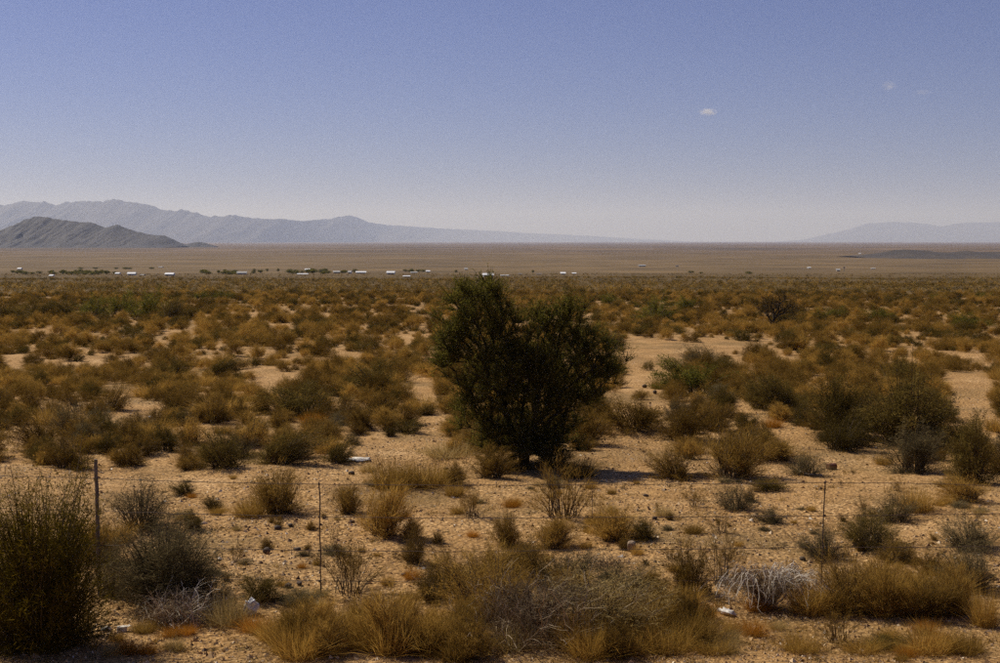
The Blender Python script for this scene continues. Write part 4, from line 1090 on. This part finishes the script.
# coarser plants for the masses beyond, as one mesh of each kind
def lod(kind, n, w, tl, rng):
    up = dict(gold=.35, brown=.25, olive=.12)[kind]
    fb, _ = shrub_shape(rng, n_stem=46, n_twig=n, tl=tl * (1.15 if kind == 'gold' else 1), tw=w, upright=up, seg=1, fuzz=.45, t0=.12)
    V, Fc, T = fb.get()
    return V, T
def mass(name, kind, mat, pts, label, cat, seed):
    """pts: list of (x, y, wm, hm, n, w, tl)"""
    rng = np.random.default_rng(seed)
    VV = []; TT = []
    groups = {}
    for p in pts: groups.setdefault(p[4:], []).append(p[:4])
    for (n, w, tl), lst in groups.items():
        var = [lod(kind, n, w, tl, rng) for _ in range(6)]
        a = np.array(lst); pick = rng.integers(0, 6, len(a))
        for v in range(6):
            q = a[pick == v]
            if not len(q): continue
            V, T = var[v]
            th = rng.uniform(0, 6.28, len(q)); c, s = np.cos(th)[:, None], np.sin(th)[:, None]
            X = (V[None, :, 0] * c - V[None, :, 1] * s) * q[:, 2:3] + q[:, 0:1]
            Y = (V[None, :, 0] * s + V[None, :, 1] * c) * q[:, 2:3] + q[:, 1:2]
            Z = V[None, :, 2] * q[:, 3:4] + gz(q[:, 0], q[:, 1])[:, None]
            VV.append(np.stack([X, Y, Z], -1).reshape(-1, 3))
            TT.append(np.clip(T[None] + rng.normal(dict(gold=.20, brown=.08, olive=-.05)[kind], .26, len(q))[:, None], 0, 1).ravel())
    V = np.concatenate(VV); T = np.concatenate(TT)
    o = obj(name, mk_mesh(name, V, np.arange(len(V)).reshape(-1, 3), M[mat], T))
    return tag(o, label, cat, kind='stuff')

def mass_inst(name, lib, pts, label, cat, seed):
    """one uncountable mass of plants: points carrying turned and scaled copies of the shared shapes"""
    rng = np.random.default_rng(seed)
    src = []
    for fol, st in LIB[lib]:
        o = next((q for q in bpy.data.objects if q.data is fol), None)
        if o is not None: src.append(o)
    a = np.array(pts, float); n = len(a)
    me = bpy.data.meshes.new(name)
    me.vertices.add(n)
    P = np.stack([a[:, 0], a[:, 1], gz(a[:, 0], a[:, 1])], -1).astype(np.float32)
    me.vertices.foreach_set('co', P.ravel()); me.update()
    for nm, tp, val in (('rot', 'FLOAT_VECTOR', np.stack([np.zeros(n), np.zeros(n), rng.uniform(0, 6.28, n)], -1)),
                        ('scl', 'FLOAT_VECTOR', np.stack([a[:, 2], a[:, 2] * rng.uniform(.8, 1.1, n), a[:, 3]], -1))):
        me.attributes.new(nm, tp, 'POINT').data.foreach_set('vector', val.astype(np.float32).ravel())
    me.attributes.new('idx', 'INT', 'POINT').data.foreach_set('value', rng.integers(0, len(src), n).astype(np.int32))
    ob = obj(name, me)
    ng = bpy.data.node_groups.new(name, 'GeometryNodeTree')
    ng.interface.new_socket('Geometry', in_out='INPUT', socket_type='NodeSocketGeometry')
    ng.interface.new_socket('Geometry', in_out='OUTPUT', socket_type='NodeSocketGeometry')
    gi = ng.nodes.new('NodeGroupInput'); go = ng.nodes.new('NodeGroupOutput')
    iop = ng.nodes.new('GeometryNodeInstanceOnPoints'); jn = ng.nodes.new('GeometryNodeJoinGeometry')
    for o in src:
        oi = ng.nodes.new('GeometryNodeObjectInfo'); oi.transform_space = 'ORIGINAL'; oi.inputs['Object'].default_value = o; oi.inputs['As Instance'].default_value = True
        ng.links.new(oi.outputs['Geometry'], jn.inputs[0])
    def attr(nm, tp):
        q = ng.nodes.new('GeometryNodeInputNamedAttribute'); q.data_type = tp; q.inputs['Name'].default_value = nm
        return q.outputs['Attribute']
    ng.links.new(gi.outputs[0], iop.inputs['Points']); ng.links.new(jn.outputs[0], iop.inputs['Instance'])
    iop.inputs['Pick Instance'].default_value = True
    ng.links.new(attr('idx', 'INT'), iop.inputs['Instance Index'])
    ng.links.new(attr('rot', 'FLOAT_VECTOR'), iop.inputs['Rotation']); ng.links.new(attr('scl', 'FLOAT_VECTOR'), iop.inputs['Scale'])
    ng.links.new(iop.outputs[0], go.inputs[0])
    md = ob.modifiers.new('plants', 'NODES'); md.node_group = ng
    return tag(ob, label, cat, kind='stuff')

far = dict(gold=[], brown=[], olive=[])
mid = dict(gold=[], brown=[], olive=[])
for x, y, kind, wm, hm in spill:
    mid[{'goldshrub': 'gold', 'grey': 'brown', 'open': 'brown'}.get(kind, kind)].append((x, y, wm, hm))
for d0, d1, dens, n, w, tl, grow in [(47, 90, .95, 0, 0, 0, .92), (90, 180, .60, 0, 0, 0, 1.0), (180, 300, .34, 34, .10, .26, 1.15), (300, 460, .12, 20, .14, .34, 1.15), (460, 760, .025, 14, .16, .36, 1.15)]:
    x, y, px, py = scatter(rs, d0, d1, dens, 25)
    patch = _wsum(W6, x, y); u = rs.random(len(x))
    kk = np.where(u < (.48 if d0 < 80 else .42 if d0 < 150 else .20 if d0 < 250 else .08) + .20 * patch * (1 if d0 < 150 else .5), 0, np.where(rs.random(len(x)) < .55, 1, 2))
    wm = (.35 + .95 * rs.random(len(x)) ** 1.5) * grow
    hp = np.array([p for p in PLANTS if p[1] > d0 - 5 and p[1] < d1 + 5] or [(1e6, 1e6, 1)])
    for i in range(len(x)):
        if d0 < 100 and np.any((hp[:, 0] - x[i]) ** 2 + (hp[:, 1] - y[i]) ** 2 < (hp[:, 2] * .8) ** 2): continue
        rec = (x[i], y[i], wm[i] * (.85 if kk[i] == 0 else 1), wm[i] * rs.uniform(.40, .60))
        if n == 0: mid[['gold', 'brown', 'olive'][kk[i]]].append(rec)
        else: far[['gold', 'brown', 'olive'][kk[i]]].append(rec + (n, w, tl))
print({k: len(v) for k, v in far.items()}, 'tris', sum(p[4] for v in far.values() for p in v))
mass_inst('golden_scrub', 'goldshrub', mid['gold'], 'golden bushes covering the middle distance behind the nearer brush', 'brush', 81)
mass_inst('brown_scrub', 'brown', mid['brown'], 'brown bushes covering the middle distance behind the nearer brush', 'brush', 82)
mass_inst('dark_scrub', 'olive', mid['olive'], 'dark bushes dotted through the middle distance behind the nearer brush', 'brush', 83)
mass('far_grass', 'gold', 'gold', far['gold'], 'golden grass clumps covering the plain far out towards the settlement', 'grass', 91)
mass('far_brown_brush', 'brown', 'brown', far['brown'], 'brown bushes covering the plain far out towards the settlement', 'brush', 92)
mass('far_dark_brush', 'olive', 'olive', far['olive'], 'dark olive bushes dotting the plain far out towards the settlement', 'brush', 93)

# gravel, small tufts and twig scraps on the bare ground
def gravel():
    rng = np.random.default_rng(5)
    n = 110000
    y = np.exp(rng.uniform(math.log(9.5), math.log(34), n)); x = rng.uniform(-.46, .46, n) * y
    keep = (_wsum(W5, x, y) + rng.normal(0, .5, n)) > -.5
    x, y = x[keep], y[keep]; n = len(x)
    V0 = np.array([[1, 0, -.4], [-.6, .85, -.4], [-.6, -.85, -.4], [.1, 0, .8]], float)
    F0 = np.array([[0, 1, 3], [1, 2, 3], [2, 0, 3], [0, 2, 1]])
    s = np.minimum(.0088 * (rng.pareto(2.7, n) + .8), .036)
    V = V0[None] * (1 + rng.normal(0, .25, (n, 4, 1))) + rng.normal(0, .2, (n, 4, 3))
    V = V * s[:, None, None] * np.stack([np.ones(n), rng.uniform(.6, 1, n), rng.uniform(.45, .8, n)], -1)[:, None]
    th = rng.uniform(0, 6.28, n); c, q = np.cos(th)[:, None], np.sin(th)[:, None]
    X = V[..., 0] * c - V[..., 1] * q + x[:, None]; Y = V[..., 0] * q + V[..., 1] * c + y[:, None]
    Z = V[..., 2] + (gz(x, y) + s * .25)[:, None]
    Fc = (np.arange(n) * 4)[:, None, None] + F0[None]
    T = np.repeat(np.clip(rng.beta(1.5, 1.8, n), 0, 1), 4)
    o = obj('gravel', mk_mesh('gravel', np.stack([X, Y, Z], -1).reshape(-1, 3), Fc.reshape(-1, 3), M['gravel'], T))
    tag(o, 'loose gravel and pebbles strewn over the bare sandy ground', 'gravel', kind='stuff')
def gravel_mat():
    m, nt, out = new_mat('pebbles')
    at = N(nt, 'ShaderNodeAttribute'); at.attribute_name = 'tint'
    r = ramp(nt, [(0, (.09, .045, .02)), (.35, (.26, .145, .055)), (.7, (.42, .26, .11)), (.88, (.66, .52, .34)), (1, (.80, .72, .60))], at.outputs['Fac'])
    p = N(nt, 'ShaderNodeBsdfPrincipled'); p.inputs['Roughness'].default_value = .7
    nt.links.new(r.outputs[0], p.inputs['Base Color']); nt.links.new(p.outputs[0], out.inputs['Surface'])
    return m
M['gravel'] = gravel_mat()
gravel()
def sprigs():
    rng = np.random.default_rng(15)
    n = 2600
    y = np.exp(rng.uniform(math.log(10), math.log(30), n)); x = rng.uniform(-.44, .44, n) * y
    for nm, mat, sel, lab in (('grass_sprigs', 'gold', 0, 'tiny dry grass sprigs dotted over the bare gravel'), ('twig_litter', 'grey', 1, 'fallen twig scraps and tiny grey sprigs on the gravel')):
        mb = MB()
        for i in range(sel, n, 2):
            k = int(rng.integers(8, 26)); L = rng.uniform(.03, .13)
            b = np.array([x[i], y[i], float(gz(x[i], y[i]))]) + rng.normal(0, .025 + L * .2, (k, 3)) * [1, 1, 0]
            d = unit(rng.normal(size=(k, 3)) * ([.6, .6, .3] if sel == 0 else [1, 1, .25]) + [0, 0, .9 if sel == 0 else .25])
            mb.add(*blades(b, d, L * rng.uniform(.5, 1.3, k), np.full(k, .0055), rng.normal(0, .006, (k, 3)), rng, np.clip(rng.normal(.5, .2, k), 0, 1), 1))
        tag(obj(nm, mb.mesh(nm, M[mat])), lab, 'grass' if sel == 0 else 'twigs', kind='stuff')
sprigs()

# ------------------------------------------------------------------ the far settlement
def on_plain(px, py):
    return ground_at(px, py)
def house(px, py, w, h, wall, roof, label, kind='long'):
    p = on_plain(px, py); s = p[1] / F
    wm, hm = w * s, h * s; dm = max(wm * .5, 4.0)
    root = empty('house', tuple(p), R.uniform(-.15, .15)); tag(root, label, 'house', 'far settlement buildings')
    wh = hm * .52
    V, Fc = box((0, 0, wh / 2 - .3), (wm, dm, wh + .6)); mb = MB(); mb.add(V, Fc); obj('wall', mb.mesh('wall', M[wall]), root)
    e = .35; z0 = wh + .01; z1 = hm
    V = np.array([[-wm / 2 - e, -dm / 2 - e, z0], [wm / 2 + e, -dm / 2 - e, z0], [wm / 2 + e, dm / 2 + e, z0], [-wm / 2 - e, dm / 2 + e, z0], [-wm / 2 - e, 0, z1], [wm / 2 + e, 0, z1]])
    mb = MB(); mb.add(V, [[0, 1, 5], [0, 5, 4], [2, 3, 4], [2, 4, 5], [3, 0, 4], [1, 2, 5], [0, 3, 2], [0, 2, 1]]); obj('roof', mb.mesh('roof', M[roof]), root)
    mb = MB(); V, Fc = box((-wm * .12, -dm / 2 - .02, min(1.0, wh * .42)), (.9, .06, min(2.0, wh * .84))); mb.add(V, Fc); obj('door', mb.mesh('door', M['wallg']), root)
    for q in (-.33, .2, .37):
        mb = MB(); V, Fc = box((wm * q, -dm / 2 - .02, wh * .55), (min(1.2, wm * .12), .06, wh * .32)); mb.add(V, Fc); obj('window', mb.mesh('window', M['glass']), root)
HS = [(20, 270, 4, 2.2, 'wallw', 'roofw', 'tiny white hut at far left of the settlement'),
      (52, 277, 3, 2.4, 'wallw', 'roofw', 'tiny white hut below the left trees of the settlement'),
      (118, 275, 4, 2.6, 'wallw', 'roofw', 'small white shed left of the first white house'),
      (132, 275.5, 9, 3.4, 'wallw', 'roofw', 'first white house from the left in the settlement'),
      (143, 276, 3, 1.6, 'wallt', 'roofg', 'tiny tan shed right of the first white house'),
      (170, 276, 10.5, 3.4, 'wallw', 'roofw', 'second white house from the left, standing clear of trees'),
      (242, 274.6, 11, 3.2, 'wallw', 'roofg', 'white house at the right end of the left tree belt'),
      (161, 268, 5, 1.4, 'wallt', 'roofg', 'low tan shed above the second white house'),
      (308, 271.5, 6, 3, 'wallw', 'roofw', 'white roofed house in the trees at mid settlement'),
      (303, 275, 14, 1.5, 'wallw', 'roofw', 'low long pale shed below the mid settlement trees'),
      (337, 273.5, 8, 2.8, 'wallt', 'roofg', 'tan house among the mid settlement trees'),
      (350, 274, 3, 3.4, 'wallw', 'roofg', 'narrow pale building beside the long white house'),
      (361, 273.8, 11, 2.6, 'wallw', 'roofw', 'long white house at the end of the mid settlement trees'),
      (391, 274.6, 10, 3.6, 'wallw', 'roofw', 'bright white house alone between tree groups'),
      (407, 277, 7, 1.4, 'wallw', 'roofw', 'low pale shed in front of the bright white house'),
      (414, 273.5, 8, 1.6, 'wallt', 'roofg', 'low tan building right of the bright white house'),
      (428, 272.6, 4, 2.2, 'wallw', 'roofw', 'small white house right of the low tan building'),
      (466, 270.4, 4, 2.4, 'wallt', 'roofg', 'small tan house above the tree crown'),
      (488, 277, 11.5, 4, 'wallw', 'roofw', 'largest white house seen over the tree crown'),
      (505, 276.4, 10, 1.6, 'wallw', 'roofg', 'low shed right of the largest white house'),
      (520, 275.2, 3, 2, 'wallg', 'roofd', 'tiny dark hut right of the low shed'),
      (539, 275, 6, 1.6, 'wallg', 'roofd', 'low dark building left of the last white house'),
      (563, 275, 5, 3, 'wallw', 'roofw', 'last white house at the right of the settlement'),
      (574, 274.4, 4, 1.8, 'wallw', 'roofw', 'little white shed beside the last white house'),
      (642, 267, 10, 2.6, 'wallg', 'roofg', 'grey barn on the pale strip right of centre'),
      (677, 267, 5, 1.8, 'wallg', 'roofd', 'small dark shed right of the grey barn'),
      (809, 268.6, 4, 1.6, 'wallw', 'roofw', 'tiny white shed on the right pale strip'),
      (838, 271.4, 5, 3, 'wallt', 'roofg', 'tan shed beside the thin mast at right'),
      (873, 269.4, 6, 1.5, 'wallt', 'roofg', 'low tan shed right of the thin mast'),
      (860, 254.4, 3, 1.4, 'wallw', 'roofw', 'far white speck of a building left of the low hill')]
for i_, a_ in enumerate(HS):
    f_ = (.85, .7, .8, .75)[i_ % 4] * (1 if a_[0] < 600 else .75)
    house(a_[0], a_[1] - .3, a_[2] * f_, a_[3] * (.9 if a_[0] < 600 else .8), *a_[4:])
def mast():
    p = on_plain(844, 271.4); s = p[1] / F
    root = empty('mast', tuple(p)); tag(root, 'thin mast beside the tan shed on the right plain', 'mast', None)
    mb = MB(); V, Fc = polytube([[0, 0, -.5], [0, 0, 4.5 * s]], [.25, .15], 8); mb.add(V, Fc); obj('pole', mb.mesh('pole', M['wallg']), root)
    mb = MB(); V, Fc = box((0, 0, 4.5 * s - .4), (1.4, .5, .8)); mb.add(V, Fc); obj('tank', mb.mesh('tank', M['wallg']), root)
mast()

def far_tree_meshes():
    out = []
    for i in range(5):
        rng = np.random.default_rng(300 + i)
        n = 170
        v = unit(rng.normal(size=(n, 3))) * (rng.random(n) ** .4)[:, None] * [.5, .5, .42] * (1 + .2 * np.sin(rng.uniform(0, 6) + 3 * rng.random((n, 1)))) + [0, 0, .52]
        mb = MB(); mb.add(*blades(v, unit(rng.normal(size=(n, 3))), np.full(n, .20), np.full(n, .14), rng.normal(0, .02, (n, 3)), rng, rng.random(n), 1))
        t = MB(); V, Fc = tubes(np.array([[0, 0, -.05], [0, 0, .3]]), np.array([[0, 0, .3], [.05, 0, .6]]), np.array([.05, .04]), np.array([.04, .02]), 5); t.add(V, Fc)
        out.append((mb.mesh('crown', M['green']), t.mesh('trunk', M['bark'])))
    return out
FT = far_tree_meshes()
def far_tree(px, py, w, h, lab, grp):
    p = on_plain(px, py); s = p[1] / F
    root = empty('far_tree', tuple(p), R.uniform(0, 6.28)); root.scale = (w * s, w * s, h * s)
    c, t = FT[R.integers(5)]
    obj('crown', c, root); obj('trunk', t, root); tag(root, lab, 'tree', grp)
rt = np.random.default_rng(8)
def belt(x0, x1, y0, y1, n, lab, grp, hh=(2, 3.6)):
    for i in range(n):
        far_tree(rt.uniform(x0, x1), rt.uniform(y0, y1), rt.uniform(3.5, 8), rt.uniform(*hh) * 1.25, lab, grp)
belt(12, 56, 272.6, 275, 11, 'dark tree of the sparse belt at the far left of the settlement', 'far left belt')
belt(62, 116, 272.6, 275.4, 26, 'dark tree of the dense belt left of the first white house', 'dense left belt')
belt(200, 236, 272.8, 274.8, 20, 'dark tree of the belt left of the white house at its right end', 'middle left belt')
belt(252, 262, 272.6, 273.6, 3, 'dark tree of the trio right of the left belt', 'tree trio')
for x_, l_ in ((278, 'lone round dark tree left of the mid settlement'), (267, 'little lone tree just left of the lone round tree'), (456, 'little lone tree left of the small tan house'), (533, 'low dark tree beside the low dark building')):
    far_tree(x_, 271.6 if x_ < 300 else 273, 3.2, 3.4, l_, None)
belt(288, 334, 271.6, 274.6, 22, 'dark tree of the belt around the white roofed house', 'mid settlement belt')
belt(340, 356, 272, 273.6, 5, 'dark tree behind the narrow pale building', 'mid settlement trees')
belt(398, 426, 271.4, 272.6, 5, 'dark tree behind the low tan building', 'right settlement trees')
belt(30, 170, 268.2, 269.6, 6, 'tiny far tree on the plain above the left settlement', 'far left plain trees', (1.2, 2))
belt(690, 750, 273, 274, 4, 'tiny far tree on the plain right of the settlement', 'far right plain trees', (1.2, 2))

# ------------------------------------------------------------------ clouds (above the haze) and the air
def cloud(px, py, w, h, dens, label, seed):
    d = ray(px, py); D = 26000.0; t = D / d[1]; s = D / F
    m, nt, out = new_mat('cloud %d' % seed)
    tc = N(nt, 'ShaderNodeTexCoord')
    ln = N(nt, 'ShaderNodeVectorMath', operation='LENGTH'); nt.links.new(tc.outputs['Object'], ln.inputs[0])
    nz = N(nt, 'ShaderNodeTexNoise'); nz.inputs['Scale'].default_value = 2.4; nz.inputs['Detail'].default_value = 5; nz.noise_dimensions = '4D'; nz.inputs['W'].default_value = seed
    nt.links.new(tc.outputs['Object'], nz.inputs['Vector'])
    a = N(nt, 'ShaderNodeMapRange'); a.inputs['From Min'].default_value = 1.0; a.inputs['From Max'].default_value = .2; nt.links.new(ln.outputs['Value'], a.inputs['Value'])
    b = N(nt, 'ShaderNodeMapRange'); b.inputs['From Min'].default_value = .42; b.inputs['From Max'].default_value = .62; nt.links.new(nz.outputs['Fac'], b.inputs['Value'])
    mu = N(nt, 'ShaderNodeMath', operation='MULTIPLY'); nt.links.new(a.outputs[0], mu.inputs[0]); nt.links.new(b.outputs[0], mu.inputs[1])
    m2 = N(nt, 'ShaderNodeMath', operation='MULTIPLY'); nt.links.new(mu.outputs[0], m2.inputs[0]); m2.inputs[1].default_value = dens
    v = N(nt, 'ShaderNodeVolumePrincipled'); v.inputs['Color'].default_value = (.97, .97, .97, 1); v.inputs['Anisotropy'].default_value = .3
    nt.links.new(m2.outputs[0], v.inputs['Density']); nt.links.new(v.outputs[0], out.inputs['Volume'])
    o = obj('cloud', mk_mesh('cloud', IV3, IF3, m)); o.location = (d[0] * t, D, CZ + d[2] * t); o.scale = (w * s / 2, w * s * .4, h * s / 2)
    tag(o, label, 'cloud')
cloud(708, 112, 21, 8, .016, 'small white cloud puff high over the right of the tree', 3)
cloud(889, 86, 18, 12, .004, 'faint small cloud near the upper right', 5)
cloud(923, 92, 22, 6, .002, 'fainter cloud wisp right of the faint cloud', 8)

def haze():
    m, nt, out = new_mat('haze air')
    v = N(nt, 'ShaderNodeVolumePrincipled')
    v.inputs['Color'].default_value = (.60, .70, 1.0, 1); v.inputs['Absorption Color'].default_value = (1, 1, 1, 1); v.inputs['Density'].default_value = 3.8e-5; v.inputs['Anisotropy'].default_value = .2
    nt.links.new(v.outputs[0], out.inputs['Volume'])
    S = 70000.0; zt = 1450.0; zb = -36.0
    mb = MB(); V, Fc = box((0, 0, (zt + zb) / 2), (2 * S, 2 * S, zt - zb)); mb.add(V, Fc)
    V, Fc, T = mb.get()
    o = obj('haze', mk_mesh('haze', V, Fc, m)); tag(o, 'pale desert haze hanging over the whole valley', 'haze', kind='stuff')
haze()
